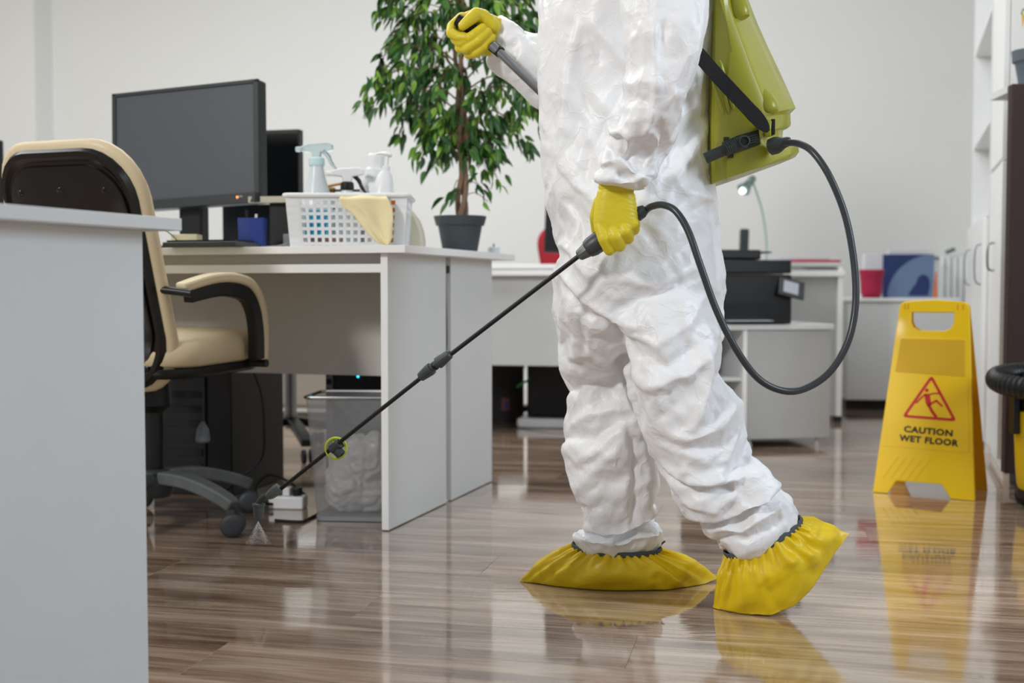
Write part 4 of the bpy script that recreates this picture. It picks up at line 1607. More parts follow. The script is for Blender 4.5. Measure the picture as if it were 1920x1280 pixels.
# blue pencil cup
bp_ = D(475, 3.31)
cup = thing('pencil_cup', 'blue plastic pencil cup holding pens under the front monitor', 'pen holder', tuple(bp_))
q = MB().pillow(rrect(0.074, 0.055, 0.006, 3), [(0, 0), (0.92, 0), (1.0, 0.084), (0.94, 0.084), (0.9, 0.01), (0, 0.01)], lambda x, y, t: Vector((x, y, t)))
ob('cup', q, mat('blue_plastic', '#26408f', 0.35, trans=0.15), cup)
for i, (dx, m_) in enumerate(((-0.010, BLACK), (0.006, WPLAS), (0.0, DGREY))):
    pen = ob('pen', MB().tube([bp_ + Vector((dx, 0.005 * i, 0.012)), bp_ + Vector((dx * 1.6, 0.008 * i, 0.108 - 0.012 * i))], 0.0038, 8), m_)
    tag(pen, ('black pen in the blue cup, leftmost', 'white pen in the blue cup', 'dark grey pen at the back of the blue cup')[i], 'pen', 'pens in the blue cup')
# keyboard
kb = thing('keyboard', 'black keyboard on the desk edge below the front monitor', 'keyboard', tuple(D(398, 3.24)), math.radians(-17))
ob('keyboard_body', MB().box((-0.12, -0.055, 0.0), (0.105, 0.075, 0.014)), DGREY, kb, bevel=0.003)
for r in range(4):
    for c in range(13):
        q = MB().box((-0.112 + c * 0.0163, -0.045 + r * 0.028, 0.0142), (-0.098 + c * 0.0163, -0.024 + r * 0.028, 0.019))
        ob('key', q, BLACKM, kb)
# cable and small adaptor
q = MB().tube(spline([D(500, 3.36, DT + 0.006), D(520, 3.37, DT + 0.008), D(535, 3.38, DT + 0.014), D(541, 3.39, DT + 0.02)], 4), 0.0025, 8)
pa = ob('charging_cable', q, mat('light_grey_plastic', '#a8a9a6', 0.5))
tag(pa, 'pale grey charging cable lying between the blue cup and the basket', 'cable')
cr = ob('phone_charger', MB().box(D(532, 3.41), D(532, 3.41) + Vector((0.022, 0.02, 0.045))), mat('light_grey_plastic', '#a8a9a6', 0.5), bevel=0.003)
tag(cr, 'small grey charger block left of the white basket', 'charger')
# paper pad left below the monitor and green wire
pd = ob('note_box', MB().box(D(322, 3.36) + Vector((0, 0, 0)), D(322, 3.36) + Vector((0.075, 0.06, 0.042))), mat('cream_card', '#cfc6a6', 0.7), bevel=0.002)
tag(pd, 'cream card note box between chair back and monitor stand', 'box')
q = MB().tube(spline([D(345, 3.30, DT + 0.003), D(335, 3.31, DT + 0.02), D(318, 3.32, DT + 0.045), D(300, 3.34, DT + 0.06), D(285, 3.36, DT + 0.003)], 5), 0.0018, 8)
tag(ob('wire', q, mat('green_wire', '#33402c', 0.5)), 'thin dark green wire looping beside the cream note box', 'wire')

# basket
bk0 = D(655, 3.225)
bas = thing('storage_basket', 'white plastic basket with square holes holding cleaning bottles', 'basket', tuple(bk0), math.radians(1))
BW, BD, BH = 0.328, 0.20, 0.138


def bmap(x, y, z):
    k = 0.93 + 0.07 * z / BH
    return Vector((x * k, y * k + 0.05, z))


q = MB()
TH = 0.0025


def bbox(lo, hi):
    x0, y0, z0 = lo
    x1, y1, z1 = hi
    vs_ = [bmap(*p) for p in ((x0, y0, z0), (x1, y0, z0), (x1, y1, z0), (x0, y1, z0), (x0, y0, z1), (x1, y0, z1), (x1, y1, z1), (x0, y1, z1))]
    q.add(vs_, [(0, 3, 2, 1), (4, 5, 6, 7), (0, 1, 5, 4), (1, 2, 6, 5), (2, 3, 7, 6), (3, 0, 4, 7)])


ST = 0.0205
nx = 13
x00 = -nx * ST / 2 + 0.004
for side in (-1, 1):
    ya, yb = (-BD / 2, -BD / 2 + TH) if side < 0 else (BD / 2 - TH, BD / 2)
    z00 = 0.008
    for i in range(nx + 1):
        xx = x00 + i * ST
        bbox((xx - 0.0042, ya - 0.0004, 0.0), (xx + 0.0042, yb + 0.0004, BH - 0.002))
    for j in range(7):
        zz = z00 + j * ST * 0.98
        bbox((-BW / 2, ya, zz - 0.0042), (BW / 2, yb, zz + 0.0042))
    bbox((-BW / 2 - 0.0006, ya - 0.0007, 0), (x00 + 0.002, yb + 0.0007, BH))
    bbox((x00 + nx * ST - 0.002, ya - 0.0007, 0), (BW / 2 + 0.0006, yb + 0.0007, BH))
for side in (-1, 1):
    xa, xb = (-BW / 2, -BW / 2 + TH) if side < 0 else (BW / 2 - TH, BW / 2)
    for i in range(9):
        yy = -BD / 2 + 0.018 + i * ST
        bbox((xa - 0.0004, yy - 0.0042, 0), (xb + 0.0004, yy + 0.0042, BH - 0.002))
    for j in range(7):
        zz = 0.008 + j * ST * 0.98
        bbox((xa, -BD / 2, zz - 0.0042), (xb, BD / 2, zz + 0.0042))
bbox((-BW / 2, -BD / 2, 0), (BW / 2, BD / 2, 0.003))
ob('basket_wall', q, WPLAS, bas, smooth=False)
q = MB()
rp = [bmap(x, y, BH) for x, y in rrect(BW + 0.008, BD + 0.008, 0.015, 4)]
q.tube(rp + [rp[0]], 0.006, 8, flat=(1, 1.1))
ob('rim', q, WPLAS, bas)

BM_ = MW[bas.name]


def bpos(x, y, z=0.004):
    return BM_ @ bmap(x, y, z)


TRL = mat('translucent_white_plastic', '#e2eaec', 0.3, sss=0.3, alpha=0.92)
CLEAR = mat('clear_plastic', '#dfeef2', 0.1, trans=0.75, var=0, ior=1.3)


def trigger_bottle(name, label, base, H, r, bm_, hm_, tm_, flip, lean=0.0, clear=False):
    t = thing(name, label, 'spray bottle', tuple(base), flip)
    ob('bottle', MB().lathe([(r * 0.9, 0), (r, 0.006), (r, H * 0.42), (r * 0.85, H * 0.6), (r * 0.55, H * 0.8), (r * 0.42, H * 0.93), (r * 0.40, H)]), bm_, t)
    ob('collar', MB().lathe([(r * 0.46, H - 0.012), (r * 0.5, H - 0.008), (r * 0.48, H + 0.008), (r * 0.36, H + 0.012)]), tm_, t)
    q = MB()
    q.add([], [])
    prof = [(-0.048, H + 0.034), (-0.044, H + 0.042), (-0.02, H + 0.048), (0.03, H + 0.052), (0.046, H + 0.046), (0.046, H + 0.032), (0.014, H + 0.026), (0.012, H + 0.008),
            (-0.010, H + 0.008), (-0.014, H + 0.026), (-0.044, H + 0.028)]
    q.prism(prof, 0.022, Matrix(((1, 0, 0, 0), (0, 0, 1, -0.011), (0, 1, 0, 0), (0, 0, 0, 1))))
    ob('spray_head', q, hm_, t, bevel=0.004)
    q = MB().tube(spline([(0.018, 0, H + 0.03), (0.032, 0, H + 0.016), (0.040, 0, H - 0.002), (0.055, 0, H - 0.022)], 4), [0.006] * 6 + [0.005] * 4 + [0.0035] * 3, 8)
    ob('trigger', q, tm_ if not clear else hm_, t)
    ob('nozzle', MB().tube([(-0.046, 0, H + 0.034), (-0.058, 0, H + 0.034)], [0.008, 0.0065], 12), hm_, t)
    return t


trigger_bottle('spray_bottle', 'tall translucent white spray bottle with clear head at left in the basket', bpos(-0.102, 0.01), 0.235, 0.045, TRL, CLEAR, mat('pale_aqua_plastic', '#cdeaee', 0.3), math.radians(4), clear=True)
trigger_bottle('spray_bottle', 'short white spray bottle with black collar and black trigger', bpos(-0.008, -0.02), 0.165, 0.038, TRL, WPLAS, BLACK, math.radians(12))
lb = ob('blue_label', MB().box((-0.028, -0.001, 0), (0.034, 0.001, 0.07)), mat('cyan_label', '#22b8de', 0.45))
lb.name = 'cloth_packet'
lb.location = bpos(-0.088, -0.088, 0.028)
lb.rotation_euler = (0, 0, math.radians(-6))
lb.scale = (1.0, 3, 1.0)
tag(lb, 'cyan blue packet seen through the front holes of the basket', 'packet')
ob2 = ob('orange', MB().box((-0.013, -0.001, 0), (0.013, 0.001, 0.125)), mat('orange_label', '#e07a1c', 0.45))
ob2.name = 'detergent_packet'
ob2.location = bpos(0.127, -0.088, 0.004)
ob2.scale = (1, 4, 1)
tag(ob2, 'orange packet seen through the holes at right end of the basket', 'packet')
ob3 = ob('sp', MB().box((-0.045, -0.01, 0), (0.045, 0.01, 0.020)), mat('pinkish_sponge', '#c99a86', 0.9, bump=0.5, bscale=120))
ob3.name = 'sponge'
ob3.location = bpos(-0.07, -0.072, 0.004)
tag(ob3, 'pinkish brown sponge on the bottom of the basket below the cyan packet', 'sponge')
# white bottles at the right
bt = thing('plastic_bottle', 'plain white bottle with ribbed cap leaning behind the pump bottle', 'bottle', tuple(bpos(0.052, 0.05)))
bt.rotation_euler = (0, math.radians(4), 0)
MW[bt.name] = Matrix.Translation(bpos(0.052, 0.05)) @ Matrix.Rotation(math.radians(4), 4, 'Y')
ob('bottle', MB().lathe([(0.036, 0), (0.040, 0.006), (0.040, 0.15), (0.036, 0.175), (0.026, 0.188), (0.025, 0.2)]), WPLAS, bt)
ob('cap', MB().lathe([(0.0255, 0.192), (0.028, 0.196), (0.028, 0.216), (0.0235, 0.222), (0.0235, 0.256), (0.020, 0.262)]), WPLAS, bt, ang=30)
pb = thing('pump_bottle', 'white pump dispenser bottle at right behind the cloth', 'bottle', tuple(bpos(0.078, -0.01)))
pb.rotation_euler = (0, math.radians(7), 0)
MW[pb.name] = Matrix.Translation(bpos(0.078, -0.01)) @ Matrix.Rotation(math.radians(7), 4, 'Y')
ob('bottle', MB().lathe([(0.034, 0), (0.037, 0.006), (0.037, 0.10), (0.031, 0.15), (0.021, 0.195), (0.013, 0.208)]), WPLAS, pb)
ob('pump_stem', MB().lathe([(0.011, 0.203), (0.011, 0.222), (0.005, 0.224), (0.005, 0.25)]), WPLAS, pb)
q = MB().tube(spline([(-0.032, 0, 0.252), (-0.018, 0, 0.256), (0, 0, 0.256), (0.012, 0, 0.252)], 3), [0.004, 0.005, 0.006, 0.007, 0.0085, 0.010, 0.0105, 0.0105, 0.0095, 0.006], 10, flat=(0.6, 1.2))
ob('pump_head', q, WPLAS, pb)
# cloth over the front rim
q = MB()
NX_, NZ_ = 26, 34
cc0 = BM_ @ Vector((0.0, 0.05, 0))
CW = []
for j in range(NZ_ + 1):
    t = j / NZ_
    row = []
    for i in range(NX_ + 1):
        u = i / NX_
        # outline in px: left and right edges falling to a rounded point
        le = np.interp(t, [0, 0.12, 0.25, 0.4, 0.6, 0.8, 0.93, 1.0], [640, 636, 642, 662, 676, 692, 706, 722])
        ri = np.interp(t, [0, 0.12, 0.3, 0.5, 0.7, 0.85, 0.95, 1.0], [720, 728, 736, 738, 737, 736, 732, 726])
        top = 361
        bot = 461
        x = le + (ri - le) * u
        y = top + (bot - top) * t
        a = P(x, y, 3.155)
        fold = 0.005 * math.sin(u * 9 + t * 4) + 0.004 * math.sin(u * 17 - t * 5) * t
        dep = -0.008 + fold
        if t < 0.12:
            dep += 0.03 * (0.12 - t) / 0.12
            a.z += 0.0
        row.append(a + Vector((0, dep, 0)))
    CW.append(row)
q.rings(CW, False, False, closed=False)
cl = ob('cleaning_cloth', q, mat('pale_yellow_cloth', '#ecdfb2', 0.8, bump=0.4, bscale=150, var=0.04), ang=180)
cl.modifiers.new('solid', 'SOLIDIFY').thickness = 0.002
tag(cl, 'pale yellow cleaning cloth draped over the front rim of the white basket', 'cloth')

# cream rounded case behind the basket, wooden brush on the riser, cloth bits
cs = P(772, 462, 3.42)
q = MB().rings([[Vector((cs.x + x, cs.y + y, DT + z)) for x, z in
                 [(-0.06, 0.0), (0.032, 0.0), (0.033, 0.03), (0.028, 0.06), (0.017, 0.09), (-0.002, 0.115), (-0.03, 0.13), (-0.06, 0.132)]] for y in (0, 0.02, 0.09, 0.11)])
tag(ob('desk_fan_case', q, mat('cream_plastic', '#d0c9b4', 0.45), bevel=0.008), 'cream rounded plastic case behind the right end of the basket', 'case')
bpy.data.objects['desk_fan_case'].name = 'plastic_case'
q = MB()
wbm = RM
br = thing('scrub_brush', 'light wooden brush lying on the pale shelf behind the bottles', 'brush', tuple(P(628, 354, 3.45)))
ob('brush_handle', MB().tube(spline([(-0.03, 0, 0.006), (0.0, 0, 0.012), (0.035, 0, 0.018)], 4), [0.006] * 9, 8, flat=(0.7, 1.4)), mat('pine_wood', '#b98b50', 0.5), br)
ob('bristles', MB().box((-0.035, -0.012, -0.014), (0.0, 0.012, 0.004)), mat('tan_bristle', '#a98552', 0.9, bump=0.8, bscale=300), br, bevel=0.002)
blk = ob('tray', MB().box(P(612, 357.5, 3.43), P(612, 357.5, 3.43) + Vector((0.13, 0.035, 0.004))), BLACKM)
blk.name = 'document_tray'
tag(blk, 'thin black tray on the pale shelf behind the spray bottles', 'tray')

# ------------------------------------------------------------------ ficus in a pot
fp = D(863, 3.80)
fic = thing('potted_ficus', 'tall green ficus tree in dark grey plastic pot on the desk', 'plant', tuple(fp))
ob('pot', MB().lathe([(0.052, 0), (0.056, 0.004), (0.071, 0.088), (0.078, 0.090), (0.085, 0.116), (0.0855, 0.119), (0.080, 0.119), (0.077, 0.105), (0.05, 0.103)], n=40), mat('anthracite_pot', '#3b4246', 0.6, bump=0.08, bscale=120), fic, ang=25)
ob('soil', MB().lathe([(0.0775, 0.098), (0.05, 0.106), (0.01, 0.108)]), mat('soil', '#2c2118', 0.95, bump=1, bscale=90), fic)
BARK = mat('ficus_bark', '#8a6f5a', 0.8, bump=0.6, bscale=70, var=0.15, vscale=40)
q = MB()
rf = random.Random(5)
for k in range(3):
    pts = []
    for i in range(26):
        z = 0.10 + i * 0.04
        a = 2 * PI * (k / 3 + i / 11)
        r = 0.011 + 0.004 * math.sin(i)
        pts.append((0.004 + 0.006 * math.sin(i * 0.35) + r * math.cos(a), r * math.sin(a), z))
    q.tube(spline(pts, 2), [0.009 - 0.004 * i / 50 for i in range(51)], 8)
ob('trunk', q, BARK, fic)


def leaf_mesh(L, W, bend, fold):
    m_ = MB()
    n = 6
    rows_ = []
    for i in range(n + 1):
        t = i / n
        w = W * (math.sin(PI * t ** 0.8) ** 0.85 if 0 < t < 1 else 0) * (1 - 0.25 * t) + 0.0004
        z = -bend * t * t
        x = L * t
        rows_.append([Vector((x, -w, z + fold * w)), Vector((x, 0, z)), Vector((x, w, z + fold * w))])
    m_.rings(rows_, False, False, closed=False)
    return m_


LFM = []
for i, c in enumerate(('#41702a', '#7aa63c', '#27511f')):
    mm = mat('ficus_leaf_%s' % ('mid', 'light', 'dark')[i], c, 0.35, var=0.12, vscale=30, sss=0.0)
    LFM.append(mm)
protos = []
br_mb = MB()
spots = []
# (azimuth deg, start height, reach, rise, drop)
for i in range(62):
    z0 = 0.345 + 0.87 * (i / 61) ** 0.95
    az = i * 137.5 + rf.uniform(-15, 15)
    top = z0
    reach = (0.13 + 0.11 * math.sin(min(1, (z0 - 0.36) / 0.5) * PI * 0.8)) * rf.uniform(0.75, 1.2)
    if z0 < 0.46:
        reach *= 0.6
    d = Vector((math.cos(math.radians(az)), math.sin(math.radians(az)) * 0.85, 0))
    base = Vector((0.004, 0, z0 - 0.08))
    tip_ = base + d * reach + Vector((0, 0, 0.05 + rf.uniform(-0.04, 0.02)))
    mid = base + d * reach * 0.55 + Vector((0, 0, 0.07))
    end = tip_ + d * 0.04 + Vector((0, 0, -0.06 - rf.uniform(0, 0.03)))
    pth = spline([base, mid, tip_, end], 5)
    br_mb.tube(pth, [0.0032 - 0.0022 * k / (len(pth) - 1) for k in range(len(pth))], 6)
    for k in range(4, len(pth)):
        for _ in range(2 if k < 8 else 3):
            spots.append((pth[k] + Vector((rf.gauss(0, 0.012), rf.gauss(0, 0.012), rf.gauss(0, 0.010))), d))
    # side twig
    for sgn in (-1, 1):
        sd = Vector((-d.y, d.x, 0)) * sgn
        s0_ = pth[7]
        s1_ = s0_ + d * 0.035 + sd * 0.055 + Vector((0, 0, 0.01))
        s2_ = s1_ + d * 0.02 + sd * 0.03 + Vector((0, 0, -0.045))
        tw = spline([s0_, s1_, s2_], 4)
        br_mb.tube(tw, 0.0013, 5)
        for k in range(2, len(tw)):
            for _ in range(2):
                spots.append((tw[k] + Vector((rf.gauss(0, 0.008), rf.gauss(0, 0.008), rf.gauss(0, 0.006))), (d + sd).normalized()))
for (dx, dz, ln) in ((-0.02, 0.205, 4), (0.075, 0.20, 5), (0.09, 0.165, 4), (0.06, 0.22, 3), (-0.03, 0.18, 3)):
    e_ = Vector((dx, -0.02, dz))
    br_mb.tube(spline([Vector((0.004, 0, dz + 0.01)), e_ * 0.5 + Vector((0.002, 0, dz * 0.5 + 0.03)), e_], 4), 0.0014, 5)
    for _ in range(ln):
        spots.append((e_ + Vector((rf.gauss(0, 0.012), rf.gauss(0, 0.01), rf.gauss(0, 0.012))), Vector((1 if dx > 0 else -1, 0, 0))))
ob('branches', br_mb, mat('twig_bark', '#6d5238', 0.8, var=0.1), fic)
shapes = [leaf_mesh(0.055, 0.0105, 0.010, 0.5), leaf_mesh(0.046, 0.0095, 0.014, 0.3), leaf_mesh(0.060, 0.0115, 0.006, 0.7)]


def leaf_matrix(p, d):
    dr_ = (d * rf.uniform(0.1, 0.9) + Vector((rf.gauss(0, 0.45), rf.gauss(0, 0.45), -rf.uniform(0.5, 1.5)))).normalized()
    R_ = dr_.to_track_quat('X', 'Z').to_matrix().to_4x4() @ Matrix.Rotation(rf.uniform(-1.4, 1.4), 4, 'X')
    s = rf.uniform(0.75, 1.15)
    return Matrix.Translation(p) @ R_ @ Matrix.Diagonal((s, s, s, 1))


rf.shuffle(spots)
spots = spots[:int(len(spots) * 0.66)]
spots.sort(key=lambda s: (s[0].y > 0.03, ))
vis = [s for s in spots if s[0].z < 0.86]
hid = [s for s in spots if s[0].z >= 0.86]
proto_l = []
for i in range(3):
    proto_l.append(ob('leaf', shapes[i], LFM[i], fic, ang=180))
for i, (p, d) in enumerate(vis[:300]):
    M_ = leaf_matrix(p, d)
    if i < 3:
        o = proto_l[i]
    else:
        o = proto_l[i % 3].copy()
        COL.objects.link(o)
        o.parent = fic
    o.matrix_local = M_
q = MB()
rest = vis[300:] + hid
for i, (p, d) in enumerate(rest):
    M_ = leaf_matrix(p, d)
    s = shapes[i % 3]
    q.cur = i % 3
    q.add([M_ @ v for v in s.v], s.f)
fo = ob('foliage', q, LFM, fic, ang=180)
fo['kind'] = 'stuff'

# small white jar behind the pot
jr = thing('metal_jar', 'small pale grey jar with knobbed lid right of the ficus pot', 'jar', tuple(D(926, 3.9)))
ob('jar', MB().lathe([(0.019, 0), (0.02, 0.002), (0.02, 0.022), (0.018, 0.024)]), GREY_LAM, jr)
ob('knob', MB().lathe([(0.003, 0.023), (0.003, 0.034), (0.001, 0.036)]), STEEL, jr)

# ------------------------------------------------------------------ under the desk
wb_ = P(648, 988, 3.22)
bin_ = thing('waste_bin', 'grey wire mesh waste bin with clear bag standing under the desk', 'bin', (wb_.x + 0.025, 3.30, 0), math.radians(-5))
MESHM = mat('grey_wire_mesh', '#a2a4a7', 0.4, metal=0.3, var=0.05)
nt = MESHM.node_tree
bs = nt.nodes['Principled BSDF']
wv = nt.nodes.new('ShaderNodeTexChecker')
wv.inputs['Scale'].default_value = 640
tcn = nt.nodes.new('ShaderNodeTexCoord')
nt.links.new(tcn.outputs['Object'], wv.inputs['Vector'])
mr_ = nt.nodes.new('ShaderNodeMapRange')
mr_.inputs['To Min'].default_value = 0.25
mr_.inputs['To Max'].default_value = 0.62
nt.links.new(wv.outputs['Fac'], mr_.inputs['Value'])
nt.links.new(mr_.outputs[0], bs.inputs['Alpha'])
BHH = 0.345


def brings(z, w, d, r=0.02):
    return [Vector((x, y, z)) for x, y in rrect(w, d, r, 4)]


q = MB().rings([brings(0.012, 0.205, 0.165), brings(0.15, 0.226, 0.18), brings(BHH, 0.255, 0.2)], False, False)
ob('mesh_wall', q, MESHM, bin_)
q = MB()
r_ = brings(BHH, 0.257, 0.202)
q.tube(r_ + [r_[0]], 0.005, 8)
ob('rim', q, CHROME, bin_)
q = MB().rings([brings(0.0, 0.2, 0.16), brings(0.002, 0.208, 0.168), brings(0.014, 0.208, 0.168), brings(0.014, 0.19, 0.15)])
ob('base', q, mat('satin_grey_metal', '#9a9ca0', 0.35, metal=0.4), bin_)
q = MB()
bM = MW[bin_.name]
rb_ = random.Random(2)
for (x, y, z, r) in ((-0.02, 0, 0.08, 0.075), (0.04, 0.0, 0.07, 0.06), (-0.045, -0.01, 0.1, 0.05), (0.03, -0.01, 0.15, 0.06), (0.0, 0.02, 0.16, 0.06), (0.055, -0.01, 0.19, 0.04), (-0.05, 0, 0.16, 0.035)):
    q.cap(bM @ Vector((x, y, z)), r, bM @ Vector((x, y, z + 0.01)), r)
bgm = remeshed(q, 0.005, 3)
bco, bno = me_arrays(bgm)
hh_ = np.zeros(len(bco))
for i in range(8):
    d = np.random.RandomState(i + 3).normal(size=3)
    d /= np.linalg.norm(d)
    f = 14 + i * 7
    t = bco @ d * f + 1.3 * vnoise(bco * 18 + i * 5, i)
    hh_ += (np.abs((t - np.floor(t)) * 2 - 1) - 0.5) * 0.09 / f
bco += bno * hh_[:, None]
loc_b = np.array(bM.translation)
bco[:, 2] = np.maximum(bco[:, 2], 0.018)
BAGM = mat('clear_plastic_bag', '#eeeeec', 0.25, alpha=0.72, var=0.1, vscale=30, bump=0.5, bscale=40)
bag = put_me('plastic_bag', bgm, BAGM, None, bco)
tag(bag, 'crumpled clear plastic bag inside the mesh waste bin', 'bag')

# PC tower with cyan light behind the bin
pc_ = P(672, 760, 3.62)
tw_ = thing('computer_tower', 'black computer tower with cyan light and front sockets behind the waste bin', 'computer', (pc_.x, 3.62, 0), math.radians(-18))
ob('case', MB().box((-0.085, 0.0, 0.012), (0.11, 0.24, 0.43)), BLACKM, tw_, bevel=0.004)
ob('side_plate', MB().box((-0.112, 0.0, 0.05), (-0.087, 0.02, 0.43)), mat('grey_metal_plate', '#6f7172', 0.5), tw_, bevel=0.001)
for i in range(4):
    ob('plate_slot', MB().box((-0.108, -0.002, 0.375 - i * 0.03), (-0.092, 0.001, 0.392 - i * 0.03)), BLACKM, tw_)
ob('power_light', MB().lathe([(0.004, 0), (0.003, 0.002)], (0.0, -0.002, 0.372), 12, (0, -1, 0)), mat('cyan_light', '#30d0e8', emit='#20c8e8', es=3), tw_)
for i in range(9):
    x = -0.045 + 0.018 * i
    ob('socket', MB().lathe([(0.005, 0), (0.004, 0.003), (0.002, 0.0015)], (x, -0.001, 0.395 + 0.006 * (i % 2)), 10, (0, -1, 0)), STEEL, tw_)
for sx in (-0.07, 0.09):
    ob('foot', MB().box((sx - 0.012, 0.02, 0), (sx + 0.012, 0.2, 0.0125)), BLACK, tw_)
# second office chair far behind, only its base shows
c2 = thing('office_chair', 'black office chair base with gas column standing far behind the desk', 'chair', (P(545, 800, 4.55).x, 4.55, 0), 0.3)
ob('gas_lift', MB().lathe([(0.02, 0.1), (0.024, 0.12), (0.024, 0.40), (0.05, 0.42)]), STEEL, c2)
ob('seat', MB().pillow(rrect(0.46, 0.46, 0.1), [(0, 0), (1, 0.005), (1, 0.05), (0.9, 0.07), (0, 0.07)], lambda x, y, t: Vector((x, y, 0.42 + t))), BLACKM, c2)
for i in range(5):
    a = math.radians(-12 + 72 * i)
    d = Vector((math.cos(a), math.sin(a), 0))
    ob('leg', MB().ribbon([d * 0.02 + Vector((0, 0, 0.13)), d * 0.15 + Vector((0, 0, 0.11)), d * 0.28 + Vector((0, 0, 0.075))], 0.045, 0.03, d.cross(Vector((0, 0, 1)))), BLACK, c2, bevel=0.005)
    q = MB()
    for sg in (-1, 1):
        q.lathe([(0.01, -0.008), (0.026, -0.006), (0.026, 0.006), (0.01, 0.008)], d * 0.28 + Vector((-d.y, d.x, 0)) * 0.014 * sg + Vector((0, 0, 0.0265)), 16, (-d.y, d.x, 0))
    ob('caster', q, BLACKM, c2)
dk5 = thing('added_cabinet', 'added taupe cabinet dimming the gap far under the white desk', 'cabinet', (P(520, 760, 6.0).x, 6.0, 0), math.radians(-12.5))
ob('carcass', MB().box((-0.55, 0.0, 0.03), (0.35, 0.4, 0.60)), mat('taupe_laminate', '#8d857a', 0.6), dk5, bevel=0.003)  # cabinet put in to darken the bright wall seen through the desk gap
for i in range(3):
    ob('drawer', MB().box((-0.53, -0.014, 0.05 + i * 0.18), (0.33, -0.001, 0.22 + i * 0.18)), mat('taupe_laminate', '#8d857a', 0.6), dk5, bevel=0.002)
# dark drawer unit behind the chair
db = thing('computer_tower', 'black computer tower in the shade behind the cream office chair', 'computer', (P(405, 900, 3.62).x, 3.62, 0), math.radians(-15))
ob('case', MB().box((-0.22, 0.0, 0.0), (0.055, 0.36, 0.50)), mat('shaded_black_metal', '#101113', 0.5), db, bevel=0.004)
ob('front_grille', MB().box((-0.2, -0.008, 0.05), (-0.03, 0.0, 0.42)), BLACK, db, bevel=0.002)
for i in range(6):
    ob('grille_slat', MB().box((-0.19, -0.012, 0.08 + i * 0.045), (-0.04, -0.008, 0.10 + i * 0.045)), BLACKM, db)
# power strip with plugs
ps = thing('power_strip', 'white power strip lying on the floor left of the mesh bin', 'power strip', tuple(Vector((P(545, 940, 3.42).x, 3.42, 0))), math.radians(-8))
ob('strip_body', MB().box((-0.06, -0.025, 0), (0.045, 0.025, 0.038)), WPLAS, ps, bevel=0.005)
for i in range(3):
    ob('plug', MB().box((-0.05 + i * 0.03, -0.016, 0.0385), (-0.028 + i * 0.03, 0.014, 0.062)), (BLACK, WPLAS, BLACK)[i], ps, bevel=0.003)
q = MB().tube(spline([P(512, 945, 3.40), P(490, 940, 3.42), P(480, 915, 3.46), P(505, 890, 3.5), P(545, 905, 3.5), P(575, 930, 3.45)], 6), 0.004, 8)
for v in q.v:
    v.z = max(v.z, 0.0)
tag(ob('cable', q, BLACK), 'black cable coiled on the floor beside the power strip', 'cable')
q = MB().tube(spline([P(477, 700, 3.30), P(490, 740, 3.32), P(495, 800, 3.33), P(490, 860, 3.34), P(450, 895, 3.35), P(440, 905, 3.36), P(420, 925, 3.38)], 6), 0.0038, 8)
for v in q.v:
    v.z = max(v.z, 0.004)
tag(ob('cable', q, BLACK), 'black cable hanging from the desk behind the chair arm', 'cable')
q = MB().tube(spline([(P(x, 900, Y).x, Y, 0.004) for x, Y in ((515, 3.22), (560, 3.20), (578, 3.24), (640, 3.5))], 5), 0.004, 8)
tag(ob('cable', q, BLACKM), 'black cable lying flat on the floor in front of the power strip', 'cable')
hb = thing('hanging_brush', 'grey handle brush head hanging in the shade below the chair seat', 'brush', tuple(P(380, 812, 3.3)))
ob('brush_head', MB().lathe([(0.016, -0.026), (0.021, -0.02), (0.017, 0.01), (0.008, 0.028), (0.004, 0.034)], n=16), mat('soft_grey_plastic', '#7c8186', 0.5), hb)
ob('cord', MB().tube([(0, 0, 0.03), (0.0, 0.005, 0.17)], 0.0015, 6), BLACK, hb)

# ------------------------------------------------------------------ desk and computer in the middle background
d2_ = thing('desk', 'white desk in the middle background behind the person', 'desk', (P(922, 690, 5.25).x, 5.25, 0), math.radians(-12.5))
ob('desktop', MB().box((-0.15, -0.05, 0.73), (0.62, 0.6, 0.75)), WHITE_LAM, d2_, bevel=0.002)
ob('front_panel', MB().box((-0.10, 0.0, 0.30), (0.58, 0.018, 0.73)), GREY_LAM, d2_, bevel=0.001)
ob('edge_strip', MB().box((-0.03, -0.058, 0.700), (0.6, -0.03, 0.724)), WHITE_LAM, d2_, bevel=0.002)
ob('side_panel', MB().box((0.58, -0.02, 0.0), (0.60, 0.55, 0.73)), WHITE_LAM, d2_, bevel=0.001)
ob('side_panel', MB().box((-0.12, -0.02, 0.0), (-0.10, 0.55, 0.73)), WHITE_LAM, d2_, bevel=0.001)
ob('edge_clip', MB().box((-0.055, -0.06, 0.700), (-0.032, -0.04, 0.724)), BLACK, d2_)
t1 = P(1028, 795, 5.42)
pct = thing('computer_tower', 'black computer tower on white base under the middle background desk', 'computer', (t1.x, 5.42, 0), math.radians(-10))
ob('case', MB().box((-0.10, 0, 0.046), (0.13, 0.4, 0.315)), BLACKM, pct, bevel=0.004)
ob('front_plate', MB().box((-0.09, -0.006, 0.06), (0.12, 0, 0.30)), mat('shaded_black_metal', '#101113', 0.5), pct, bevel=0.002)
ob('plinth', MB().box((-0.14, -0.05, 0.0), (0.16, 0.2, 0.044)), WPLAS, pct, bevel=0.01)
bx = thing('cardboard_box', 'dark brown box with coloured label left of the black tower', 'box', (P(952, 800, 5.6).x, 5.6, 0), math.radians(12))
ob('box_body', MB().box((-0.085, 0, 0.0), (0.08, 0.25, 0.285)), mat('dark_brown_card', '#2a2320', 0.7), bx, bevel=0.002)
ob('lid', MB().box((-0.088, -0.004, 0.262), (0.083, 0.254, 0.289)), mat('darker_brown_card', '#332b28', 0.7), bx)
ob('picture_label', MB().box((-0.03, -0.002, 0.06), (0.01, 0.0, 0.12)), mat('muted_red_print', '#7a4244', 0.6), bx)
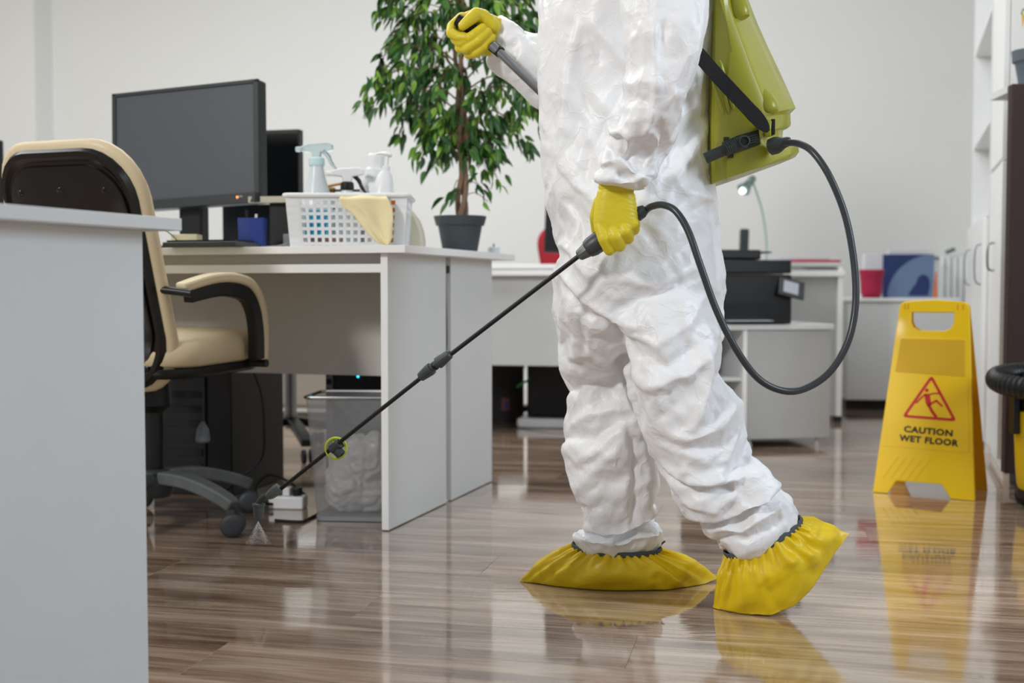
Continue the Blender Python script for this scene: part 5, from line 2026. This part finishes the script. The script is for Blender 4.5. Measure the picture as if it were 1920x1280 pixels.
ob('picture_patch', MB().box((-0.015, -0.0035, 0.07), (0.0, -0.0015, 0.105)), mat('muted_blue_print', '#2c3f6e', 0.6), bx)
q = MB().tube(spline([P(924, 808, 5.45), P(965, 810, 5.4), P(1000, 818, 5.28), P(1040, 822, 5.2), P(1090, 820, 5.2), P(1150, 815, 5.3)], 5), 0.009, 8)
for v in q.v:
    v.z = max(v.z - 0.006, 0.0)
tag(ob('hose', q, mat('yellow_hose', '#b9941c', 0.5)), 'yellow hose on the floor in front of the white base', 'hose')
q = MB().tube(spline([P(970, 725, 5.42), P(980, 718, 5.40), P(990, 712, 5.42), P(996, 700, 5.46)], 4), 0.006, 8)
tag(ob('cable', q, mat('green_cable', '#1e7a3a', 0.5)), 'green cable between the brown box and the black tower', 'cable')
# monitor and red chair above that desk
m3 = P(1040, 470, 5.45)
mon3 = thing('monitor', 'black monitor edge showing left of the person above the red chair', 'monitor', (P(1090, 470, 5.5).x, 5.5, 0.75), math.radians(-20))
ob('housing', MB().box((-0.19, 0, 0.055), (0.25, 0.04, 0.385), Matrix.Rotation(math.radians(2.5), 4, 'Y')), BLACK, mon3, bevel=0.005)
ob('screen', MB().box((-0.18, -0.003, 0.065), (0.24, 0.001, 0.375), Matrix.Rotation(math.radians(2.5), 4, 'Y')), mat('black_screen', '#0c0e11', 0.25), mon3)
ob('stand', MB().box((-0.03, 0.03, 0.0), (0.04, 0.06, 0.2)), BLACK, mon3)
ob('stand_base', MB().box((-0.1, -0.04, 0.0), (0.1, 0.12, 0.012)), BLACK, mon3)
rc = thing('desk_chair', 'red fabric chair back showing behind the middle desk', 'chair', (P(1072, 900, 6.3).x, 6.3, 0), math.radians(-12))
REDF = mat('red_fabric', '#a3202f', 0.85, bump=0.3, bscale=200)
ob('backrest', MB().pillow(back_outline(0.42, 0.34, 0.12, 0.72), [(0, -0.02), (0.9, -0.02), (1, 0), (0.9, 0.04), (0, 0.05)], lambda x, s, t: Vector((x, t, 0.64 + s))), REDF, rc)
ob('seat', MB().pillow(rrect(0.44, 0.42, 0.08, 5, 0, -0.2), [(0, 0), (1, 0.01), (1, 0.05), (0.9, 0.07), (0, 0.07)], lambda x, y, t: Vector((x, y, 0.42 + t))), REDF, rc)
ob('back_stem', MB().ribbon([(0, -0.12, 0.42), (0, 0.04, 0.43), (0, 0.055, 0.66)], 0.05, 0.012, (1, 0, 0)), BLACK, rc)
ob('gas_lift', MB().lathe([(0.02, 0.1), (0.024, 0.12), (0.024, 0.42)], c=(0, -0.2, 0)), BLACK, rc)
for i in range(5):
    a = math.radians(72 * i)
    d = Vector((math.cos(a), math.sin(a), 0))
    c_ = Vector((0, -0.2, 0))
    ob('leg', MB().ribbon([c_ + Vector((0, 0, 0.1)), c_ + d * 0.26 + Vector((0, 0, 0.02))], 0.04, 0.03, d.cross(Vector((0, 0, 1)))), BLACK, rc)

# ------------------------------------------------------------------ printer and its cabinet
cb0 = P(1400, 838, 4.72)
cab = thing('side_cabinet', 'low grey cabinet on small feet under the black printer', 'cabinet', (cb0.x, 4.72, 0), math.radians(8))
ob('door', MB().box((0.0, 0.0, 0.035), (0.352, 0.02, 0.475)), mat('mid_grey_laminate', '#b0b2b2', 0.5), cab, bevel=0.002)
ob('top', MB().box((-0.30, -0.01, 0.477), (0.362, 0.45, 0.499)), GREY_LAM, cab, bevel=0.002)
ob('side_panel', MB().box((-0.018, 0.0, 0.03), (-0.001, 0.44, 0.477)), WHITE_LAM, cab, bevel=0.001)
ob('side_panel', MB().box((0.335, 0.021, 0.03), (0.352, 0.44, 0.477)), GREY_LAM, cab, bevel=0.001)
ob('side_panel', MB().box((-0.29, 0.0, 0.03), (-0.272, 0.44, 0.477)), GREY_LAM, cab, bevel=0.001)
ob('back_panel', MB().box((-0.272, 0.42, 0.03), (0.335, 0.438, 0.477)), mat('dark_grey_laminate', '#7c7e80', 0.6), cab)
ob('shelf', MB().box((-0.272, 0.02, 0.27), (-0.018, 0.42, 0.285)), GREY_LAM, cab)
ob('shelf', MB().box((-0.272, 0.02, 0.03), (-0.018, 0.42, 0.045)), GREY_LAM, cab)
for x in (0.02, 0.31, -0.26):
    ob('foot', MB().lathe([(0.012, 0), (0.012, 0.012), (0.008, 0.014), (0.008, 0.035)], c=(x, 0.03, 0)), mat('clear_grey_plastic', '#cfd2d4', 0.2), cab)
CM_ = MW[cab.name]
pr0 = CM_ @ Vector((0.02, 0.05, 0.4995))
prt = thing('printer', 'black multifunction printer with tilted touch panel on the grey cabinet', 'printer', tuple(pr0), math.radians(8))
ob('body', MB().box((-0.19, 0, 0.0), (0.185, 0.32, 0.20)), BLACK, prt, bevel=0.008)
q = MB().box((-0.195, -0.005, 0.205), (0.18, 0.32, 0.26))
ob('scanner', q, BLACK, prt, bevel=0.006)
ob('document_feeder', MB().box((-0.195, 0.02, 0.262), (0.06, 0.3, 0.302)), BLACK, prt, bevel=0.008)
ob('feeder_tray', MB().box((0.06, 0.05, 0.290), (0.115, 0.25, 0.296)), BLACKM, prt, bevel=0.002)
ob('output_slot', MB().box((-0.13, -0.003, 0.03), (0.09, 0.003, 0.085)), BLACKM, prt)
ob('output_tray', MB().box((-0.11, -0.075, 0.006), (0.15, 0.0, 0.012)), BLACK, prt, bevel=0.002)
ob('tray_paper', MB().box((-0.10, -0.07, 0.013), (0.08, 0.0, 0.0155)), mat('pale_paper', '#b8bcc8', 0.6), prt)
PMt = Matrix.Translation((0.16, -0.012, 0.145)) @ Matrix.Rotation(math.radians(14), 4, 'Y') @ Matrix.Rotation(math.radians(-25), 4, 'X')
cp = ob('control_panel', MB().box((-0.04, -0.012, -0.04), (0.07, 0.0, 0.04), PMt), mat('graphite_plastic', '#3a3d3e', 0.4), prt, bevel=0.003)
ob('touch_screen', MB().box((-0.022, -0.0135, -0.026), (0.042, -0.0115, 0.026), PMt), mat('lcd', '#aeb4bf', 0.3), cp)
# desk behind the printer
dk3 = thing('desk', 'pale grey desk end behind the black printer carrying the lamp', 'desk', (P(1582, 800, 5.62).x, 5.62, 0), math.radians(2))
ob('desktop', MB().box((-0.92, 0.0, 0.748), (0.0, 0.62, 0.768)), GREY_LAM, dk3, bevel=0.002)
ob('front_panel', MB().box((-0.9, 0.02, 0.03), (-0.035, 0.038, 0.735)), mat('mid_grey_laminate', '#b0b2b2', 0.5), dk3)
ob('rail', MB().box((-0.3, -0.008, 0.700), (-0.005, 0.02, 0.728)), WHITE_LAM, dk3, bevel=0.003)
ob('side_panel', MB().box((-0.035, 0.0, 0.03), (-0.012, 0.6, 0.748)), WHITE_LAM, dk3)
ob('foot', MB().box((-0.045, 0.02, 0.0), (-0.005, 0.1, 0.03)), BLACK, dk3)
ob('side_panel', MB().box((-0.92, 0.0, 0.0), (-0.9, 0.6, 0.748)), WHITE_LAM, dk3)
# lamp
lm0 = Vector((P(1437, 470, 5.85).x, 5.85, 0.768))
lam = thing('desk_lamp', 'slim chrome desk lamp with pale green stem behind the printer', 'lamp', tuple(lm0))
q = MB().tube(spline([lm0 + Vector((0, 0, 0.0)), lm0 + Vector((0.0, 0, 0.10)), P(1430, 400, 5.85), P(1415, 350, 5.85), P(1409, 336, 5.85)], 6), 0.0048, 10)
ob('stem', q, mat('pale_green_metal', '#a9c6c2', 0.3, metal=0.3), lam, world=True)
ob('base', MB().lathe([(0.06, 0), (0.06, 0.012), (0.01, 0.02)]), CHROME, lam)
hd_ = P(1412, 334, 5.85)
q = MB().lathe([(0.012, -0.008), (0.018, 0.0), (0.019, 0.03), (0.024, 0.058), (0.034, 0.075), (0.036, 0.085), (0.03, 0.086)], hd_, 20, P(1393, 357, 5.82) - hd_)
ob('shade', q, mat('green_chrome', '#8aa39b', 0.15, metal=0.9), lam, world=True)
tip2 = hd_ + (P(1393, 357, 5.82) - hd_).normalized() * 0.087
q = MB().cap(tip2, 0.016, tip2 + Vector((-0.004, 0, -0.004)), 0.015)
ob('bulb', q, mat('lit_bulb', '#ffffff', 0.3, emit='#f4fbff', es=2.5), lam, world=True)
# cordless phone
ph0 = Vector((P(1394, 470, 5.72).x, 5.72, 0.768))
pho = thing('cordless_phone', 'black cordless phone standing on its cradle behind the printer', 'phone', tuple(ph0))
ob('cradle', MB().box((-0.045, -0.035, 0), (0.04, 0.04, 0.03)), BLACK, pho, bevel=0.008)
ob('handset', MB().box((-0.022, -0.012, 0.02), (0.022, 0.014, 0.165), Matrix.Rotation(math.radians(1.5), 4, 'Y')), DGREY, pho, bevel=0.008)
mg = ob('magazine', MB().box((-0.11, -0.1, 0), (0.13, 0.1, 0.014), Matrix.Translation((P(1515, 485, 5.82).x, 5.82, 0.7685)) @ Matrix.Rotation(0.15, 4, 'Z')), [mat('red_cover', '#b3252f', 0.4)], bevel=0.004)
tag(mg, 'red magazine lying on the desk end right of the printer', 'magazine')
mg2 = ob('paper_stack', MB().box((-0.13, -0.1, 0), (0.12, 0.1, 0.008), Matrix.Translation((P(1500, 485, 5.85).x, 5.85, 0.783)) @ Matrix.Rotation(0.05, 4, 'Z')), mat('violet_white_paper', '#c9c6d6', 0.6), bevel=0.001)
tag(mg2, 'loose white papers on top of the red magazine', 'paper')

# ------------------------------------------------------------------ low cupboard at the back right
lc = P(1588, 765, 6.2)
low = thing('low_cabinet', 'low grey cupboard with dark plinth against the back wall at right', 'cabinet', (lc.x, 6.2, 0), math.radians(-6))
ob('body', MB().box((0.0, 0.02, 0.05), (0.56, 0.44, 0.575)), mat('mid_grey_laminate', '#b0b2b2', 0.5), low, bevel=0.002)
ob('plinth', MB().box((0.0, 0.05, 0.0), (0.55, 0.4, 0.05)), BLACKM, low)
ob('door', MB().box((0.0, 0.0, 0.055), (0.30, 0.019, 0.572)), GREY_LAM, low, bevel=0.002)
ob('door', MB().box((0.303, 0.0, 0.055), (0.555, 0.019, 0.572)), GREY_LAM, low, bevel=0.002)
ob('top', MB().box((-0.01, -0.01, 0.575), (0.57, 0.45, 0.593)), WHITE_LAM, low, bevel=0.002)
LMt = MW[low.name]


def onlow(px, d=0.08, z=0.593):
    Y = 6.2 + d
    return Vector(((px - 960) / F * Y, Y, z))


q = MB().lathe([(0.045, 0), (0.048, 0.004), (0.062, 0.125), (0.065, 0.127), (0.066, 0.150), (0.060, 0.150), (0.055, 0.02), (0.01, 0.012)], onlow(1633, 0.03), 28)
tag(ob('flower_pot', q, mat('crimson_plastic', '#b3244c', 0.45)), 'crimson plastic pot on the low cupboard left of the blue box', 'pot')
bb_ = onlow(1703, 0.17)
bl = thing('cardboard_box', 'blue printed box standing on the low cupboard', 'box', tuple(bb_), math.radians(-6))
ob('box_body', MB().box((-0.135, 0, 0), (0.132, 0.12, 0.235)), mat('navy_print', '#26386b', 0.5), bl, bevel=0.003)
pts = [(0.132, 0.235)] + [(0.132 - 0.245 * math.sin(a), 0.235 * (1 - 1) + 0.235 * math.cos(a) * 1.0) for a in [PI / 2 * i / 14 for i in range(2, 15)]] + [(0.132, 0.0)]
q = MB().prism(pts, 0.002, Matrix(((1, 0, 0, 0), (0, 0, 1, -0.003), (0, 1, 0, 0), (0, 0, 0, 1))))
ob('pale_arc', q, mat('steel_blue_print', '#6d84a6', 0.5), bl)
pts = [(0.10, 0.012), (0.11, 0.06)] + [(0.075 + 0.035 * math.cos(a), 0.08 + 0.045 * math.sin(a)) for a in [PI * i / 8 for i in range(9)]] + [(0.02, 0.055), (0.0, 0.02), (0.005, 0.012)]
q = MB().prism(pts, 0.002, Matrix(((1, 0, 0, 0), (0, 0, 1, -0.0055), (0, 1, 0, 0), (0, 0, 0, 1))))
ob('navy_shape', q, mat('navy_print', '#26386b', 0.5), bl)
pb_ = ob('paper_bag', MB().box((-0.07, 0, 0), (0.07, 0.06, 0.235), Matrix.Translation(onlow(1640, 0.20)) @ Matrix.Rotation(0.06, 4, 'Y')), mat('white_paper', '#e3e3ea', 0.7), bevel=0.003)
tag(pb_, 'white paper package behind the crimson pot', 'package')
pk = ob('paper_sheets', MB().box((-0.12, 0, 0), (0.125, 0.035, 0.262), Matrix.Translation(onlow(1705, 0.31))), mat('white_paper', '#e3e3ea', 0.7), bevel=0.002)
tag(pk, 'white paper sheets standing behind the blue box', 'paper')
og = thing('brush', 'small orange brush standing right of the blue box', 'brush', tuple(onlow(1753, 0.09)))
ob('brush_handle', MB().tube([(0, 0, 0.0), (0.0, 0, 0.05), (0.003, 0, 0.14)], [0.011, 0.009, 0.004], 10), mat('orange_plastic', '#d9703a', 0.4), og)
# radiator
ra = thing('radiator', 'white ribbed radiator against the back wall right of the cupboard', 'radiator', ((1760 - 960) / F * 6.82, 6.82, 0.12), math.radians(-12.5))
for i in range(6):
    q = MB().box((0.004 + i * 0.034, 0, 0.0), (0.034 + i * 0.034, 0.09, 0.71))
    ob('section', q, WPLAS, ra, bevel=0.01, seg=3)
ob('valve', MB().tube([(0.03, -0.02, 0.73), (0.08, -0.02, 0.75)], 0.012, 10), STEEL, ra)
ob('pipe', MB().tube([(0.0, 0.05, 0.70), (-0.04, 0.07, 0.70)], 0.01, 10), STEEL, ra)
for x in (0.03, 0.17):
    ob('leg', MB().box((x - 0.01, 0.03, -0.12), (x + 0.01, 0.06, 0.0)), WPLAS, ra)

# ------------------------------------------------------------------ cabinets along the right side
CA = math.radians(-18)
cx0 = Vector((1.665, 3.99, 0))           # near bottom corner of the face line
CD = Vector((0.306, 0.952, 0))           # away from the camera along the cabinet faces
tc_ = thing('wardrobe', 'tall white cabinet with doors on the right beside the brown screen', 'cabinet', tuple(cx0 + CD * 0.08), CA)
ob('carcass', MB().box((0.02, 0.0, 0.0), (0.42, 0.52, 2.3)), WHITE_LAM, tc_, bevel=0.002)
for z0_, z1_ in ((0.05, 1.08), (1.095, 2.28)):
    dr1 = ob('door', MB().box((0.0, 0.003, z0_), (0.018, 0.26, z1_)), WHITE_LAM, tc_, bevel=0.002)
    ob('handle', MB().tube(spline([(-0.002, 0.235, z0_ + 0.66), (-0.022, 0.235, z0_ + 0.67), (-0.022, 0.235, z0_ + 0.75), (-0.002, 0.235, z0_ + 0.76)], 3), 0.0028, 8), STEEL, dr1)
    dr1 = ob('door', MB().box((0.0, 0.265, z0_), (0.018, 0.517, z1_)), WHITE_LAM, tc_, bevel=0.002)
    ob('handle', MB().tube(spline([(-0.002, 0.29, z0_ + 0.66), (-0.022, 0.29, z0_ + 0.67), (-0.022, 0.29, z0_ + 0.75), (-0.002, 0.29, z0_ + 0.76)], 3), 0.0028, 8), STEEL, dr1)
ss = thing('shelf_unit', 'white open shelf unit with door below beyond the tall cabinet', 'shelf', tuple(cx0 + CD * 0.62), CA)
ob('side_panel', MB().box((0.0, 0.0, 0.0), (0.38, 0.018, 2.3)), WHITE_LAM, ss)
ob('side_panel', MB().box((0.0, 1.10, 0.0), (0.38, 1.118, 2.3)), WHITE_LAM, ss)
ob('back_panel', MB().box((0.37, 0.0, 0.0), (0.38, 1.1, 2.3)), GREY_LAM, ss)
for z in (0.93, 1.30, 1.74, 2.2):
    ob('shelf', MB().box((0.005, 0.018, z), (0.37, 1.10, z + 0.02)), WHITE_LAM, ss, bevel=0.001)
for k in range(2):
    dr1 = ob('door', MB().box((-0.018, 0.02 + k * 0.54, 0.04), (0.0, 0.55 + k * 0.54, 0.92)), WHITE_LAM, ss, bevel=0.002)
    ob('handle', MB().tube(spline([(-0.018, 0.12 + k * 0.7, 0.66), (-0.04, 0.12 + k * 0.7, 0.68), (-0.04, 0.12 + k * 0.7, 0.80), (-0.018, 0.12 + k * 0.7, 0.82)], 3), 0.0032, 8), STEEL, dr1)
# brown screen
b0 = P(1884, 890, 3.75)
scn = thing('partition_screen', 'dark brown fabric partition panel at the right edge', 'partition', (b0.x, 3.75, 0), math.radians(-3))
BRN = mat('brown_melange_fabric', '#453735', 0.95, bump=0.7, bscale=260, var=0.22, vscale=160)
ob('panel', MB().box((0.0, 0, 0.05), (0.75, 0.04, 1.292)), BRN, scn, bevel=0.004)
ob('foot', MB().box((0.05, -0.05, 0.0), (0.09, 0.10, 0.05)), mat('brown_black_metal', '#221b1a', 0.5), scn, bevel=0.003)
ob('foot', MB().box((0.62, -0.05, 0.0), (0.66, 0.10, 0.05)), mat('brown_black_metal', '#221b1a', 0.5), scn, bevel=0.003)
ob('shelf_top', MB().box((0.0, 0.04, 1.27), (0.75, 0.20, 1.292)), GREY_LAM, scn)
gp0 = Vector((P(1932, 160, 3.87).x, 3.87, 1.2925))
gp = thing('potted_plant', 'grey plastic plant pot standing on the brown partition', 'plant', tuple(gp0))
ob('pot', MB().lathe([(0.032, 0), (0.034, 0.002), (0.049, 0.088), (0.057, 0.090), (0.060, 0.126), (0.056, 0.127), (0.052, 0.11), (0.01, 0.11)], n=32), mat('slate_pot', '#5a646d', 0.6, bump=0.1), gp, ang=30)
lfm = leaf_mesh(0.05, 0.012, 0.01, 0.3)
ob('stem', MB().tube(spline([(0, 0, 0.1), (-0.005, 0, 0.2), (-0.025, 0, 0.26), (-0.034, 0, 0.245)], 4), 0.002, 6), mat('plant_stem', '#6b7a35', 0.6), gp)
lo_ = ob('leaf', lfm, mat('yellow_leaf', '#c9a93a', 0.5), gp, ang=180)
lo_.matrix_local = Matrix.Translation((-0.034, 0, 0.25)) @ Matrix.Rotation(math.radians(75), 4, 'Y')
lo_ = lo_.copy()
COL.objects.link(lo_)
lo_.matrix_local = Matrix.Translation((0.0, 0, 0.22)) @ Matrix.Rotation(math.radians(-20), 4, 'Y')

# yellow vacuum cleaner at the right edge
vc0 = Vector((P(1975, 955, 3.42).x, 3.42, 0))
vac = thing('vacuum_cleaner', 'yellow and black drum vacuum cleaner cut by the right edge', 'vacuum cleaner', tuple(vc0))
vr = vc0.x - P(1906, 800, 3.42).x
ob('drum', MB().lathe([(vr * 0.84, 0.05), (vr * 0.90, 0.07), (vr * 0.94, 0.12), (vr, 0.26), (vr * 1.0, 0.285), (vr * 0.9, 0.29)], n=40), mat('yellow_drum_plastic', '#e0b912', 0.35), vac)
ob('lid', MB().lathe([(vr * 0.93, 0.288), (vr * 0.97, 0.30), (vr * 0.93, 0.35), (vr * 0.75, 0.40), (vr * 0.3, 0.43), (0.01, 0.432)], n=40), BLACK, vac)
ob('latch', MB().box((-vr * 1.14, -0.02, 0.22), (-vr * 0.98, 0.02, 0.33)), BLACK, vac, bevel=0.004)
for i in range(4):
    a = math.radians(45 + 90 * i)
    ob('caster', MB().lathe([(0.012, -0.01), (0.026, -0.008), (0.026, 0.008), (0.012, 0.01)], (math.cos(a) * vr * 0.8, math.sin(a) * vr * 0.8, 0.0262), 16, (1, 0.2, 0)), BLACKM, vac)
ob('skirt', MB().lathe([(vr * 0.5, 0.03), (vr * 0.88, 0.03), (vr * 0.9, 0.055), (vr * 0.5, 0.06)], n=32), BLACK, vac)
# corrugated hose coil lying on the drum
q = MB()
hc_ = vc0 + Vector((0.0, -0.01, 0.372))
NT_ = 150
pts, rad = [], []
for i in range(NT_ + 1):
    t = i / NT_
    a = 2 * PI * 1.15 * t + 2.2
    R_ = vr * 1.50 - 0.01 * t
    pts.append(hc_ + Vector((R_ * math.cos(a), R_ * 0.8 * math.sin(a), 0.018 * math.sin(a) + 0.0)))
    rad.append(0.0215 + 0.0022 * math.sin(i * PI))
    rad[-1] = 0.033 if i % 2 else 0.030
q.tube(pts, rad, 14)
ob('suction_hose', q, BLACK, vac, world=True)

# dark thing at the far left edge: screen side of another monitor
ed = P(-26, 320, 4.1)
m4 = thing('monitor', 'black monitor edge at the far left border behind the cream chair', 'monitor', (ed.x, 4.1, 0.76), math.radians(20))
ob('housing', MB().box((-0.4, 0, 0.08), (0.055, 0.04, 0.40)), BLACK, m4, bevel=0.004)
ob('stand', MB().box((-0.2, 0.04, 0.0), (-0.14, 0.07, 0.25)), BLACK, m4)
ob('stand_base', MB().box((-0.27, -0.05, 0.0), (-0.07, 0.14, 0.012)), BLACK, m4)
d4 = thing('desk', 'white desk far left behind the cream chair carrying a monitor', 'desk', (ed.x, 4.1, 0), math.radians(-12.5))
ob('desktop', MB().box((-0.9, -0.25, 0.738), (0.06, 0.45, 0.7595)), WHITE_LAM, d4)
ob('side_panel', MB().box((0.0, -0.2, 0.0), (0.02, 0.4, 0.738)), WHITE_LAM, d4)
ob('side_panel', MB().box((-0.86, -0.2, 0.0), (-0.84, 0.4, 0.738)), WHITE_LAM, d4)
